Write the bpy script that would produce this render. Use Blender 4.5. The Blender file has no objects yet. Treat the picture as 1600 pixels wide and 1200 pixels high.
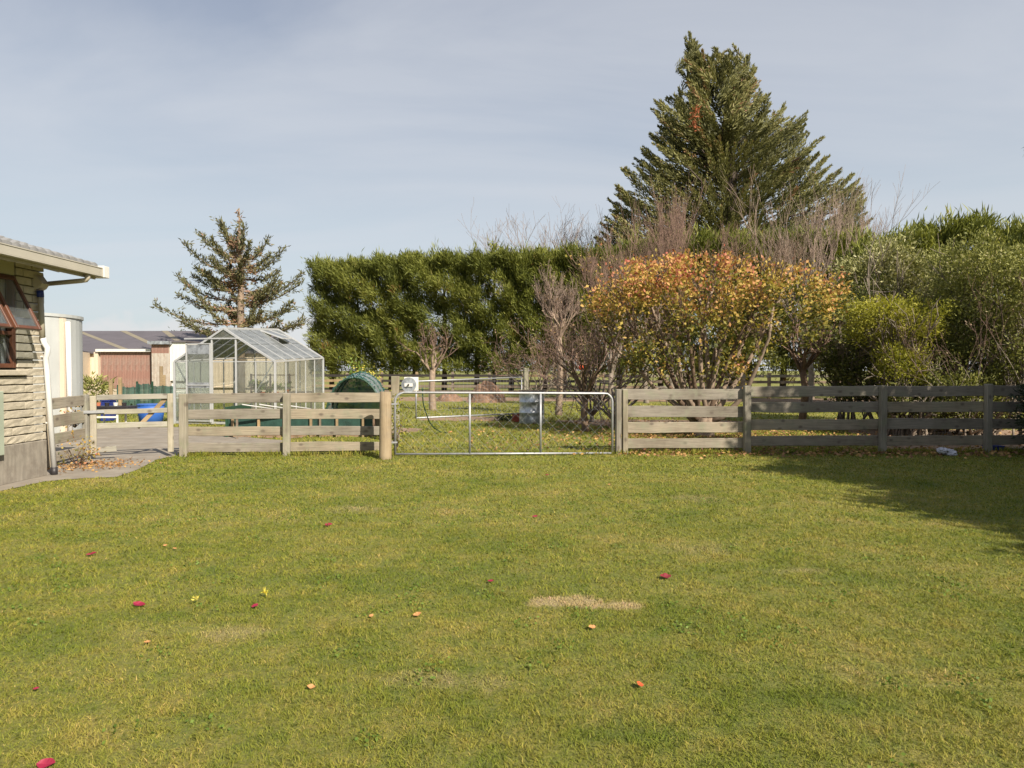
import bpy, bmesh, math, random
import numpy as np
from mathutils import Vector, Matrix, Quaternion
random.seed(7)
R = np.random.default_rng(11)
PI = math.pi
S = bpy.context.scene
COL = S.collection

# ------------------------------------------------------------------ camera
F = 1067.0
CAMZ = 1.6
PITCH = math.atan(22.0 / F)
cd = bpy.data.cameras.new('camera'); cam = bpy.data.objects.new('camera', cd); COL.objects.link(cam)
cam.location = (0, 0, CAMZ); cam.rotation_euler = (PI / 2 - PITCH, 0, 0)
cd.sensor_width = 36; cd.lens = 24.0; cd.clip_start = 0.05; cd.clip_end = 3000
S.camera = cam

# ------------------------------------------------------------------ sun, sky, exposure
SUN_TRAVEL = Vector((-0.62, 0.78, 0)).normalized() * math.cos(math.radians(37)) + Vector((0, 0, -math.sin(math.radians(37))))
sl = bpy.data.lights.new('sun', 'SUN'); sun = bpy.data.objects.new('sun', sl); COL.objects.link(sun)
sl.energy = 5.0; sl.angle = math.radians(0.5); sl.color = (1.0, 0.90, 0.76)
sun.rotation_euler = SUN_TRAVEL.to_track_quat('-Z', 'Y').to_euler()
sun.location = (8, -10, 12)
w = bpy.data.worlds.new('World'); S.world = w; w.use_nodes = True
nt = w.node_tree; N = nt.nodes; L = nt.links; N.clear()
wo = N.new('ShaderNodeOutputWorld'); bg = N.new('ShaderNodeBackground'); bg.inputs['Strength'].default_value = 0.1
sky = N.new('ShaderNodeTexSky'); sky.sky_type = 'NISHITA'; sky.sun_disc = False
sky.sun_elevation = math.radians(37); sky.sun_rotation = math.radians(141.5); sky.air_density = 1.0; sky.dust_density = 1.5
tc = N.new('ShaderNodeTexCoord'); sx = N.new('ShaderNodeSeparateXYZ'); L.new(tc.outputs['Generated'], sx.inputs[0])
ramp = N.new('ShaderNodeValToRGB'); L.new(sx.outputs['Z'], ramp.inputs[0])
cr = ramp.color_ramp
cr.elements[0].position = 0.0; cr.elements[0].color = (3.75, 4.25, 4.45, 1)
cr.elements[1].position = 0.55; cr.elements[1].color = (1.62, 1.88, 2.58, 1)
e = cr.elements.new(0.20); e.color = (3.55, 3.92, 4.25, 1)
e = cr.elements.new(0.34); e.color = (2.85, 3.18, 3.72, 1)
# cirrus streaks: project direction onto a high plane
add = N.new('ShaderNodeMath'); add.operation = 'ADD'; add.inputs[1].default_value = 0.12; L.new(sx.outputs['Z'], add.inputs[0])
dv = N.new('ShaderNodeVectorMath'); dv.operation = 'DIVIDE'
cmb = N.new('ShaderNodeCombineXYZ')
for i in range(3): L.new(add.outputs[0], cmb.inputs[i])
L.new(tc.outputs['Generated'], dv.inputs[0]); L.new(cmb.outputs[0], dv.inputs[1])
mp = N.new('ShaderNodeMapping'); mp.inputs['Rotation'].default_value = (0, 0, math.radians(24)); mp.inputs['Scale'].default_value = (0.5, 1.1, 1)
L.new(dv.outputs[0], mp.inputs[0])
n1 = N.new('ShaderNodeTexNoise'); n1.inputs['Scale'].default_value = 0.9; n1.inputs['Detail'].default_value = 7; n1.inputs['Roughness'].default_value = 0.55; n1.inputs['Distortion'].default_value = 1.1
L.new(mp.outputs[0], n1.inputs['Vector'])
r2 = N.new('ShaderNodeValToRGB'); L.new(n1.outputs[0], r2.inputs[0])
r2.color_ramp.elements[0].position = 0.36; r2.color_ramp.elements[0].color = (0, 0, 0, 1)
r2.color_ramp.elements[1].position = 0.66; r2.color_ramp.elements[1].color = (1, 1, 1, 1)
vx = N.new('ShaderNodeMix'); vx.data_type = 'RGBA'
L.new(r2.outputs[0], vx.inputs[0]); L.new(ramp.outputs[0], vx.inputs[6]); vx.inputs[7].default_value = (4.15, 4.25, 4.45, 1)
dim = N.new('ShaderNodeMath'); dim.operation = 'MULTIPLY'; dim.inputs[1].default_value = 0.6; L.new(r2.outputs[0], dim.inputs[0]); L.new(dim.outputs[0], vx.inputs[0])
mx = N.new('ShaderNodeMix'); mx.data_type = 'RGBA'; mx.inputs[0].default_value = 0.86
L.new(sky.outputs[0], mx.inputs[6]); L.new(vx.outputs[2], mx.inputs[7])
# low white cumulus on the horizon
n3 = N.new('ShaderNodeTexNoise'); n3.inputs['Scale'].default_value = 16; n3.inputs['Detail'].default_value = 5
L.new(tc.outputs['Generated'], n3.inputs['Vector'])
ma = N.new('ShaderNodeMath'); ma.operation = 'MULTIPLY_ADD'; ma.inputs[1].default_value = -11.0; ma.inputs[2].default_value = 0.75
L.new(sx.outputs['Z'], ma.inputs[0])
mb = N.new('ShaderNodeMath'); mb.operation = 'ADD'; L.new(ma.outputs[0], mb.inputs[0]); L.new(n3.outputs[0], mb.inputs[1])
r3 = N.new('ShaderNodeValToRGB'); L.new(mb.outputs[0], r3.inputs[0])
r3.color_ramp.elements[0].position = 0.50; r3.color_ramp.elements[1].position = 0.60
r3.color_ramp.elements[0].color = (0, 0, 0, 1); r3.color_ramp.elements[1].color = (.8, .8, .8, 1)
my = N.new('ShaderNodeMix'); my.data_type = 'RGBA'; L.new(r3.outputs[0], my.inputs[0]); L.new(mx.outputs[2], my.inputs[6]); my.inputs[7].default_value = (4.6, 4.65, 4.7, 1)
L.new(my.outputs[2], bg.inputs['Color']); L.new(bg.outputs[0], wo.inputs['Surface'])
S.view_settings.view_transform = 'Standard'; S.view_settings.look = 'None'
S.view_settings.gamma = 1; S.view_settings.use_curve_mapping = False
S.view_settings.exposure = 0.72
S.render.engine = 'CYCLES'
S.cycles.use_denoising = True
S.cycles.max_bounces = 6; S.cycles.transparent_max_bounces = 24; S.cycles.transmission_bounces = 4
S.cycles.sample_clamp_indirect = 6

# ------------------------------------------------------------------ pixel <-> world
cp, sp = math.cos(PITCH), math.sin(PITCH)
def ray(px, py):
    x = (px - 800) / F; y = (600 - py) / F
    return Vector((x, cp + y * sp, -sp + y * cp))
def at(px, py, Y):
    d = ray(px, py); return Vector((0, 0, CAMZ)) + d * (Y / d.y)
def g(px, py, z=0.0):
    d = ray(px, py); return Vector((0, 0, CAMZ)) + d * ((z - CAMZ) / d.z)

# ------------------------------------------------------------------ materials
MATS = {}
def newmat(name):
    m = bpy.data.materials.new(name); m.use_nodes = True; nt = m.node_tree
    for n in list(nt.nodes): nt.nodes.remove(n)
    o = nt.nodes.new('ShaderNodeOutputMaterial'); p = nt.nodes.new('ShaderNodeBsdfPrincipled')
    nt.links.new(p.outputs[0], o.inputs[0]); return m, nt, p, o
def noise(nt, scale, vec=None, detail=4, rough=0.55, stretch=None, coord='Object', dist=0):
    if vec is None:
        t = nt.nodes.new('ShaderNodeTexCoord'); vec = t.outputs[coord]
    if stretch:
        m = nt.nodes.new('ShaderNodeMapping'); m.inputs['Scale'].default_value = stretch; nt.links.new(vec, m.inputs[0]); vec = m.outputs[0]
    n = nt.nodes.new('ShaderNodeTexNoise'); n.inputs['Scale'].default_value = scale; n.inputs['Detail'].default_value = detail
    n.inputs['Roughness'].default_value = rough; n.inputs['Distortion'].default_value = dist
    nt.links.new(vec, n.inputs['Vector']); return n.outputs[0]
def crmp(nt, fac, stops):
    r = nt.nodes.new('ShaderNodeValToRGB'); nt.links.new(fac, r.inputs[0]); c = r.color_ramp
    c.elements[0].position = stops[0][0]; c.elements[0].color = (*stops[0][1], 1)
    c.elements[1].position = stops[-1][0]; c.elements[1].color = (*stops[-1][1], 1)
    for p, q in stops[1:-1]:
        e = c.elements.new(p); e.color = (*q, 1)
    return r.outputs[0]
def mixc(nt, fac, a, b, mode='MIX'):
    m = nt.nodes.new('ShaderNodeMix'); m.data_type = 'RGBA'; m.blend_type = mode
    for i, v in ((0, fac), (6, a), (7, b)):
        if hasattr(v, 'default_value') or hasattr(v, 'is_linked'): nt.links.new(v, m.inputs[i])
        elif i == 0: m.inputs[0].default_value = v
        else: m.inputs[i].default_value = (*v, 1)
    return m.outputs[2]
def mth(nt, op, a, b=None, c=None):
    m = nt.nodes.new('ShaderNodeMath'); m.operation = op
    for i, v in enumerate((a, b, c)):
        if v is None: continue
        if isinstance(v, (int, float)): m.inputs[i].default_value = v
        else: nt.links.new(v, m.inputs[i])
    return m.outputs[0]
def bump(nt, p, h, s=0.3, d=0.01):
    b = nt.nodes.new('ShaderNodeBump'); b.inputs['Strength'].default_value = s; b.inputs['Distance'].default_value = d
    nt.links.new(h, b.inputs['Height']); nt.links.new(b.outputs[0], p.inputs['Normal'])
def paint(name, c, rough=0.5, metal=0.0, var=0.12, scale=6, stretch=None, bmp=0.15, dirt=None):
    m, nt, p, o = newmat(name)
    n = noise(nt, scale, stretch=stretch, detail=6)
    a = tuple(x * (1 - var) for x in c); b = tuple(min(1, x * (1 + var)) for x in c)
    col = crmp(nt, n, [(0.3, a), (0.7, b)])
    if dirt:
        n2 = noise(nt, dirt[1], detail=8, rough=0.7); f = crmp(nt, n2, [(0.45, (0, 0, 0)), (0.75, (1, 1, 1))])
        col = mixc(nt, f, col, dirt[0])
    nt.links.new(col, p.inputs['Base Color']); p.inputs['Roughness'].default_value = rough; p.inputs['Metallic'].default_value = metal
    if bmp: bump(nt, p, noise(nt, scale * 6, stretch=stretch, detail=5), bmp, 0.005)
    MATS[name] = m; return m
def wood(name, a, b, c, knots=True, green=None):
    m, nt, p, o = newmat(name)
    oi = nt.nodes.new('ShaderNodeObjectInfo'); t = nt.nodes.new('ShaderNodeTexCoord')
    va = nt.nodes.new('ShaderNodeVectorMath'); va.operation = 'MULTIPLY_ADD'
    cb = nt.nodes.new('ShaderNodeCombineXYZ')
    for i in range(3): nt.links.new(oi.outputs['Random'], cb.inputs[i])
    nt.links.new(cb.outputs[0], va.inputs[0]); va.inputs[1].default_value = (37, 23, 51); nt.links.new(t.outputs['Object'], va.inputs[2])
    v = va.outputs[0]
    gr = noise(nt, 1, vec=v, stretch=(2.2, 55, 55), detail=6, rough=0.65, dist=0.6)
    big = noise(nt, 1.3, vec=v, detail=4, rough=0.6)
    col = crmp(nt, gr, [(0.25, a), (0.5, b), (0.78, c)])
    mott = crmp(nt, big, [(0.3, (0.62, 0.60, 0.56)), (0.55, (1, 1, 1)), (0.8, (1.12, 1.1, 1.02))])
    col = mixc(nt, 1.0, col, mott, 'MULTIPLY')
    hv = crmp(nt, oi.outputs['Random'], [(0, (0.82, 0.82, 0.84)), (0.5, (1, 1, 1)), (1, (1.1, 1.04, 0.94))])
    col = mixc(nt, 1.0, col, hv, 'MULTIPLY')
    if knots:
        vo = nt.nodes.new('ShaderNodeTexVoronoi'); vo.voronoi_dimensions = '2D'; sv = nt.nodes.new('ShaderNodeSeparateXYZ'); nt.links.new(v, sv.inputs[0]); cv = nt.nodes.new('ShaderNodeCombineXYZ')
        nt.links.new(mth(nt, 'MULTIPLY', sv.outputs[0], 2.3), cv.inputs[0]); nt.links.new(mth(nt, 'MULTIPLY', sv.outputs[2], 3.6), cv.inputs[1]); nt.links.new(cv.outputs[0], vo.inputs['Vector']); vo.inputs['Scale'].default_value = 1
        k = crmp(nt, vo.outputs['Distance'], [(0.05, (1, 1, 1)), (0.13, (0, 0, 0))])
        col = mixc(nt, mth(nt, 'MULTIPLY', k, 0.7), col, (0.09, 0.07, 0.055))
    if green:
        gn = noise(nt, 3.5, vec=v, detail=7, rough=0.7); f = crmp(nt, gn, [(0.5, (0, 0, 0)), (0.7, (0.7, 0.7, 0.7))])
        col = mixc(nt, f, col, green)
    nt.links.new(col, p.inputs['Base Color']); p.inputs['Roughness'].default_value = 0.85
    bump(nt, p, gr, 0.5, 0.004)
    MATS[name] = m; return m
def leafmat(name, stops, trans=0.3, rough=0.6, rnd=0.35):
    m, nt, p, o = newmat(name)
    a = nt.nodes.new('ShaderNodeAttribute'); a.attribute_name = 'tint'
    col = crmp(nt, a.outputs['Fac'], stops)
    nt.links.new(col, p.inputs['Base Color']); p.inputs['Roughness'].default_value = rough
    p.inputs['Specular IOR Level'].default_value = 0.3
    tr = nt.nodes.new('ShaderNodeBsdfTranslucent'); nt.links.new(mixc(nt, 1.0, col, (1.0, 1.0, 0.6), 'MULTIPLY'), tr.inputs[0])
    ms = nt.nodes.new('ShaderNodeMixShader'); ms.inputs[0].default_value = trans
    nt.links.new(p.outputs[0], ms.inputs[1]); nt.links.new(tr.outputs[0], ms.inputs[2]); nt.links.new(ms.outputs[0], o.inputs[0])
    MATS[name] = m; return m
def glassmat(name, tint, opaque=0.15, rough=0.05, diff=(0.6, 0.65, 0.66)):
    m, nt, p, o = newmat(name); nt.nodes.remove(p)
    tr = nt.nodes.new('ShaderNodeBsdfTransparent'); tr.inputs[0].default_value = (*tint, 1)
    gl = nt.nodes.new('ShaderNodeBsdfGlossy'); gl.inputs['Roughness'].default_value = rough
    df = nt.nodes.new('ShaderNodeBsdfDiffuse')
    n = noise(nt, 3.0, detail=6, rough=0.7)
    nt.links.new(crmp(nt, n, [(0.3, tuple(x * .75 for x in diff)), (0.7, diff)]), df.inputs[0])
    fr = nt.nodes.new('ShaderNodeFresnel'); ge = nt.nodes.new('ShaderNodeNewGeometry'); nt.links.new(mth(nt, 'MULTIPLY_ADD', ge.outputs['Backfacing'], 0.6667 - 1.5, 1.5), fr.inputs[0])
    m1 = nt.nodes.new('ShaderNodeMixShader'); m2 = nt.nodes.new('ShaderNodeMixShader')
    nt.links.new(mth(nt, 'MULTIPLY', n, opaque * 2), m1.inputs[0]); nt.links.new(tr.outputs[0], m1.inputs[1]); nt.links.new(df.outputs[0], m1.inputs[2])
    nt.links.new(fr.outputs[0], m2.inputs[0]); nt.links.new(m1.outputs[0], m2.inputs[1]); nt.links.new(gl.outputs[0], m2.inputs[2])
    nt.links.new(m2.outputs[0], o.inputs[0]); MATS[name] = m; return m

# lawn colour shared by ground and blades (world position)
STRAW = [(905, 943, .42, .10), (970, 946, .22, .07), (560, 795, .4, .12), (1095, 858, .4, .12), (1240, 893, .3, .07), (370, 990, .3, .1), (1100, 780, .4, .14), (700, 1060, .4, .14)]
LUSH = [(700, 905, .9, .35), (300, 960, .6, .2), (1350, 905, 1.0, .25), (820, 900, .5, .2), (80, 1000, .5, .3), (1250, 1090, .7, .22), (960, 1150, .4, .12), (420, 745, 1.1, .5)]
def lawncol(nt):
    ge = nt.nodes.new('ShaderNodeNewGeometry'); P = ge.outputs['Position']
    sc = nt.nodes.new('ShaderNodeVectorMath'); sc.operation = 'MULTIPLY'; nt.links.new(P, sc.inputs[0]); sc.inputs[1].default_value = (1, 1, 0); P = sc.outputs[0]
    a = noise(nt, 0.8, vec=P, detail=6, rough=0.62, stretch=(0.9, 1.1, 1)); b = noise(nt, 3.2, vec=P, detail=6, rough=0.7); c = noise(nt, 26, vec=P, detail=3)
    col = crmp(nt, a, [(0.28, (0.160, 0.190, 0.027)), (0.43, (0.220, 0.232, 0.038)), (0.58, (0.278, 0.265, 0.058)), (0.76, (0.345, 0.292, 0.095))])
    m2 = crmp(nt, b, [(0.25, (0.56, 0.74, 0.5)), (0.42, (.9, .97, .88)), (0.58, (1.1, 1.04, 1.08)), (0.75, (1.45, 1.22, 1.6))])
    col = mixc(nt, 1.0, col, m2, 'MULTIPLY')
    m3 = crmp(nt, c, [(0.3, (0.72, 0.78, 0.7)), (0.7, (1.22, 1.15, 1.15))]); col = mixc(nt, 1.0, col, m3, 'MULTIPLY')
    def patches(lst, col, tgt, amt):
        k_ = 0
        tot = None
        wob = noise(nt, 2.6, vec=P, detail=6, rough=0.75)
        for (px, py, rx, ry) in lst:
            w0 = g(px, py)
            s = nt.nodes.new('ShaderNodeVectorMath'); s.operation = 'SUBTRACT'; nt.links.new(P, s.inputs[0]); s.inputs[1].default_value = (w0.x, w0.y, 0)
            d = nt.nodes.new('ShaderNodeVectorMath'); d.operation = 'DIVIDE'; nt.links.new(s.outputs[0], d.inputs[0]); d.inputs[1].default_value = (rx, ry * w0.y / 3.2, 1)
            ln = nt.nodes.new('ShaderNodeVectorMath'); ln.operation = 'LENGTH'; nt.links.new(d.outputs[0], ln.inputs[0])
            v = mth(nt, 'SUBTRACT', 1.0, mth(nt, 'ADD', ln.outputs['Value'], mth(nt, 'MULTIPLY_ADD', wob, 3.6, -1.8)))
            v.node.use_clamp = True
            v = mth(nt, 'MULTIPLY', v, 2.15 if (k_ < 2 and amt > .85) else (1.1 if amt < .85 else .55)); k_ += 1
            tot = v if tot is None else mth(nt, 'MAXIMUM', tot, v)
        return mixc(nt, mth(nt, 'MULTIPLY', tot, amt), col, tgt)
    col = patches(LUSH, col, (0.145, 0.185, 0.022), 0.75)
    col = patches(STRAW, col, (0.47, 0.365, 0.19), 0.9)
    return col, P
gm, nt, p, o = newmat('ground_turf'); col, P = lawncol(nt)
th = noise(nt, 60, vec=P, detail=4, rough=0.8)
col = mixc(nt, 1.0, col, crmp(nt, th, [(0.3, (0.45, 0.46, 0.42)), (0.7, (1.0, 1.0, 1.0))]), 'MULTIPLY')
nt.links.new(col, p.inputs['Base Color']); p.inputs['Roughness'].default_value = 0.95; bump(nt, p, th, 0.9, 0.02); MATS['turf'] = gm
bm_, nt, p, o = newmat('grass_blade'); col, P = lawncol(nt)
at_ = nt.nodes.new('ShaderNodeAttribute'); at_.attribute_name = 'tint'
tt = crmp(nt, at_.outputs['Fac'], [(0, (0.66, 0.76, 0.55)), (0.45, (0.98, 1.02, 0.88)), (0.8, (1.15, 1.12, 1.05)), (0.93, (1.4, 1.2, 1.6)), (1, (1.8, 1.45, 2.4))])
col = mixc(nt, 1.0, col, tt, 'MULTIPLY')
nt.links.new(col, p.inputs['Base Color']); p.inputs['Roughness'].default_value = 0.7; p.inputs['Specular IOR Level'].default_value = 0.2
tr = nt.nodes.new('ShaderNodeBsdfTranslucent'); nt.links.new(col, tr.inputs[0]); ms = nt.nodes.new('ShaderNodeMixShader'); ms.inputs[0].default_value = 0.3
nt.links.new(p.outputs[0], ms.inputs[1]); nt.links.new(tr.outputs[0], ms.inputs[2]); nt.links.new(ms.outputs[0], o.inputs[0]); MATS['blade'] = bm_

wood('fence_wood', (0.150, 0.130, 0.104), (0.265, 0.236, 0.190), (0.358, 0.324, 0.264), green=(0.21, 0.22, 0.15))
wood('post_wood', (0.16, 0.145, 0.11), (0.28, 0.255, 0.20), (0.36, 0.33, 0.26), green=(0.20, 0.22, 0.13))
wood('corner_wood', (0.19, 0.145, 0.095), (0.29, 0.235, 0.16), (0.34, 0.29, 0.21), knots=False, green=(0.22, 0.19, 0.14))
wood('gate_wood', (0.21, 0.20, 0.165), (0.33, 0.315, 0.265), (0.42, 0.40, 0.345), green=(0.30, 0.30, 0.20))
wood('old_wood', (0.13, 0.10, 0.075), (0.22, 0.175, 0.13), (0.30, 0.24, 0.18), knots=False)
wood('stake_wood', (0.22, 0.16, 0.09), (0.34, 0.25, 0.14), (0.42, 0.31, 0.18), knots=False)
paint('black_rail', (0.03, 0.025, 0.022), 0.8)
paint('bark_grey', (0.20, 0.165, 0.13), 0.9, var=0.35, scale=8, bmp=0.6)
paint('bark_brown', (0.13, 0.085, 0.055), 0.9, var=0.35, scale=8, bmp=0.6)
paint('bark_dark', (0.055, 0.04, 0.03), 0.9, var=0.35, scale=8, bmp=0.6)
paint('bark_tan', (0.24, 0.18, 0.13), 0.9, var=0.3, scale=8, bmp=0.5)
paint('twig', (0.20, 0.128, 0.098), 0.9, var=0.3, scale=1)
paint('twig_pale', (0.25, 0.185, 0.145), 0.9, var=0.25, scale=1)
paint('galv', (0.36, 0.37, 0.38), 0.5, 0.5, var=0.15, scale=14)
paint('alu', (0.47, 0.48, 0.48), 0.5, 0.3, var=0.08, scale=6)
paint('galv_sheet', (0.50, 0.53, 0.56), 0.35, 0.6, var=0.3, scale=5, stretch=(1, 1, .4), dirt=((0.10, 0.10, 0.11), 7))
paint('white_paint', (0.66, 0.65, 0.61), 0.45, var=0.05, scale=3)
paint('white_pvc', (0.66, 0.66, 0.65), 0.3, var=0.03, scale=3, bmp=0)
paint('cream_trim', (0.40, 0.36, 0.28), 0.5, var=0.1, scale=4)
paint('gutter_cream', (0.42, 0.395, 0.33), 0.45, var=0.06, scale=3)
paint('cream_panel', (0.45, 0.42, 0.27), 0.6, var=0.06, scale=3)
paint('cream_clad', (0.62, 0.52, 0.40), 0.6, var=0.08, scale=1, stretch=(6, 6, .3))
paint('stone_block', (0.44, 0.395, 0.305), 0.9, var=0.22, scale=9, bmp=0.9, dirt=((0.38, 0.34, 0.27), 5))
paint('mortar', (0.16, 0.13, 0.10), 0.95, var=0.2, scale=12)
paint('plinth', (0.25, 0.225, 0.185), 0.9, var=0.22, scale=5, stretch=(3, 3, .6), bmp=0.6, dirt=((0.15, 0.125, 0.10), 4))
paint('timber_brown', (0.115, 0.045, 0.024), 0.45, var=0.3, scale=5)
paint('tile_grey', (0.24, 0.24, 0.235), 0.7, var=0.25, scale=7, bmp=0.6)
paint('curtain', (0.75, 0.70, 0.60), 0.9, var=0.25, scale=3, stretch=(1, 12, .2))
paint('dark_inside', (0.02, 0.02, 0.02), 0.9)
paint('concrete', (0.25, 0.222, 0.182), 0.9, var=0.2, scale=2.2, bmp=0.5, dirt=((0.20, 0.16, 0.115), 3))
paint('tank_concrete', (0.40, 0.42, 0.41), 0.85, var=0.1, scale=2.5, stretch=(1, 1, .3), bmp=0.3)
paint('barn_roof', (0.105, 0.095, 0.105), 0.75, var=0.12, scale=1)
paint('skylight', (0.22, 0.19, 0.13), 0.6, var=0.1, scale=2)
paint('rust_sheet', (0.25, 0.135, 0.105), 0.85, var=0.3, scale=2.2, stretch=(2.2, 2.2, .35), dirt=((0.34, 0.27, 0.22), 1.1))
paint('grey_sheet', (0.40, 0.36, 0.31), 0.8, var=0.2, scale=2, stretch=(3, 3, .4), dirt=((0.26, 0.17, 0.12), 3))
paint('blue_plastic', (0.03, 0.11, 0.40), 0.4, var=0.1, scale=2)
paint('navy_plastic', (0.015, 0.03, 0.18), 0.45, var=0.1, scale=2)
paint('black_plastic', (0.025, 0.022, 0.024), 0.5, var=0.2, scale=4)
paint('red_brick', (0.30, 0.055, 0.03), 0.8, var=0.3, scale=9)
paint('orange_plastic', (0.75, 0.10, 0.03), 0.5, var=0.05, scale=4)
paint('soil', (0.24, 0.155, 0.10), 0.95, var=0.35, scale=2.5, bmp=1.0, dirt=((0.34, 0.25, 0.16), 6))
paint('mulch', (0.19, 0.115, 0.075), 0.95, var=0.35, scale=5, bmp=1.0)
paint('rubble', (0.42, 0.35, 0.26), 0.95, var=0.3, scale=1.5, bmp=0.9)
paint('hose_green', (0.02, 0.06, 0.035), 0.5, bmp=0)
paint('rag', (0.50, 0.50, 0.54), 0.9, var=0.2, scale=10)
paint('terracotta', (0.42, 0.14, 0.07), 0.8, var=0.15, scale=6)
paint('bath', (0.50, 0.50, 0.48), 0.5, var=0.08, scale=4)
paint('meter_green', (0.33, 0.37, 0.29), 0.6, var=0.08, scale=4)
leafmat('pine', [(0, (0.09, 0.11, 0.028)), (0.45, (0.190, 0.212, 0.044)), (0.8, (0.28, 0.29, 0.066)), (0.94, (0.30, 0.26, 0.08)), (1, (0.30, 0.15, 0.06))], 0.25)
leafmat('macro', [(0, (0.07, 0.072, 0.03)), (0.5, (0.165, 0.165, 0.058)), (0.85, (0.27, 0.255, 0.092)), (0.96, (0.23, 0.19, 0.09)), (1, (0.28, 0.15, 0.08))], 0.2)
leafmat('macro_rust', [(0, (0.26, 0.08, 0.04)), (1, (0.42, 0.14, 0.06))], 0.2)
leafmat('spruce', [(0, (0.07, 0.075, 0.04)), (0.45, (0.14, 0.14, 0.06)), (0.7, (0.20, 0.175, 0.08)), (0.85, (0.31, 0.185, 0.115)), (1, (0.38, 0.21, 0.14))], 0.15)
leafmat('autumn', [(0, (0.08, 0.090, 0.022)), (0.22, (0.20, 0.19, 0.038)), (0.38, (0.41, 0.33, 0.065)), (0.58, (0.55, 0.37, 0.105)), (0.78, (0.57, 0.275, 0.13)), (0.9, (0.50, 0.195, 0.12)), (1, (0.42, 0.125, 0.085))], 0.35)
leafmat('shrub', [(0, (0.07, 0.085, 0.025)), (0.5, (0.24, 0.25, 0.068)), (0.85, (0.36, 0.355, 0.12)), (1, (0.46, 0.41, 0.23))], 0.3)
leafmat('pale_shrub', [(0, (0.07, 0.08, 0.028)), (0.4, (0.21, 0.22, 0.07)), (0.75, (0.42, 0.40, 0.19)), (1, (0.60, 0.56, 0.36))], 0.25)
leafmat('lime', [(0, (0.13, 0.145, 0.016)), (0.5, (0.31, 0.31, 0.040)), (1, (0.50, 0.46, 0.08))], 0.35)
leafmat('drybrown', [(0, (0.11, 0.075, 0.05)), (0.6, (0.24, 0.17, 0.11)), (1, (0.36, 0.24, 0.13))], 0.25)
leafmat('yellow_bloom', [(0, (0.6, 0.5, 0.03)), (1, (0.85, 0.75, 0.2))], 0.3)
leafmat('veg', [(0, (0.09, 0.15, 0.02)), (1, (0.20, 0.28, 0.05))], 0.3)
leafmat('netting', [(0, (0.02, 0.09, 0.085)), (0.6, (0.04, 0.15, 0.14)), (1, (0.25, 0.36, 0.38))], 0.35)
leafmat('litter', [(0, (0.16, 0.09, 0.05)), (0.6, (0.36, 0.20, 0.09)), (1, (0.55, 0.35, 0.12))], 0.2)
leafmat('darkfol', [(0, (0.020, 0.030, 0.016)), (0.6, (0.045, 0.062, 0.030)), (1, (0.08, 0.10, 0.05))], 0.15)
for nm, c in (('crimson', (0.24, 0.010, 0.035)), ('darkred', (0.17, 0.012, 0.018)), ('tan_leaf', (0.46, 0.22, 0.08)), ('redorange', (0.62, 0.10, 0.03)), ('petal_yellow', (0.75, 0.58, 0.02))):
    paint(nm, c, 0.6, var=0.25, scale=30)
glassmat('glass', (0.90, 0.93, 0.92), 0.15, 0.05, (0.42, 0.42, 0.39))
glassmat('roof_glass', (0.72, 0.76, 0.76), 0.50, 0.25, (0.33, 0.345, 0.34))
glassmat('house_glass', (0.75, 0.78, 0.80), 0.08, 0.02)
glassmat('net_sheet', (0.40, 0.52, 0.50), 0.75, 0.6, (0.028, 0.085, 0.066))
M = MATS

# ------------------------------------------------------------------ object helpers
WL = {}
def wl(o): return WL.get(o.name, Vector((0, 0, 0))) if o else Vector((0, 0, 0))
def link(name, me, mat=None, parent=None, loc=None, kind=None, label=None, rot=None):
    o = bpy.data.objects.new(name, me); COL.objects.link(o)
    if mat and me and not me.materials: me.materials.append(MATS[mat])
    loc = Vector(loc) if loc is not None else Vector((0, 0, 0))
    if parent: o.parent = parent
    o.location = loc - wl(parent); WL[o.name] = loc
    if rot: o.rotation_euler = rot
    if kind: o['kind'] = kind
    if label: o['label'] = label
    return o
def tag(o, label, cat, group=None, kind=None):
    o['label'] = label; o['category'] = cat
    if group: o['group'] = group
    if kind: o['kind'] = kind
    return o
def thing(name, label, cat, loc, group=None, kind=None):
    return tag(link(name, None, loc=loc), label, cat, group, kind)
def fastmesh(name, V, quads=None, tris=None, tint=None):
    me = bpy.data.meshes.new(name); V = np.asarray(V, dtype=np.float32)
    me.vertices.add(len(V)); me.vertices.foreach_set('co', V.ravel())
    nq = 0 if quads is None else len(quads); ntr = 0 if tris is None else len(tris)
    idx = np.concatenate([np.asarray(a, dtype=np.int32).ravel() for a in (quads, tris) if a is not None])
    me.loops.add(len(idx)); me.loops.foreach_set('vertex_index', idx)
    tot = np.concatenate([np.full(nq, 4, np.int32), np.full(ntr, 3, np.int32)]); st = np.concatenate([[0], np.cumsum(tot)[:-1]]).astype(np.int32)
    me.polygons.add(nq + ntr); me.polygons.foreach_set('loop_start', st)
    try: me.polygons.foreach_set('loop_total', tot)
    except Exception: pass
    me.update(calc_edges=True)
    if tint is not None:
        a = me.attributes.new('tint', 'FLOAT', 'FACE'); a.data.foreach_set('value', np.asarray(tint, dtype=np.float32))
    return me
def boxdata(x0, x1, y0, y1, z0, z1):
    V = [(x, y, z) for x in (x0, x1) for y in (y0, y1) for z in (z0, z1)]
    Fs = [(0, 1, 3, 2), (4, 6, 7, 5), (0, 4, 5, 1), (2, 3, 7, 6), (0, 2, 6, 4), (1, 5, 7, 3)]
    return V, Fs
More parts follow.
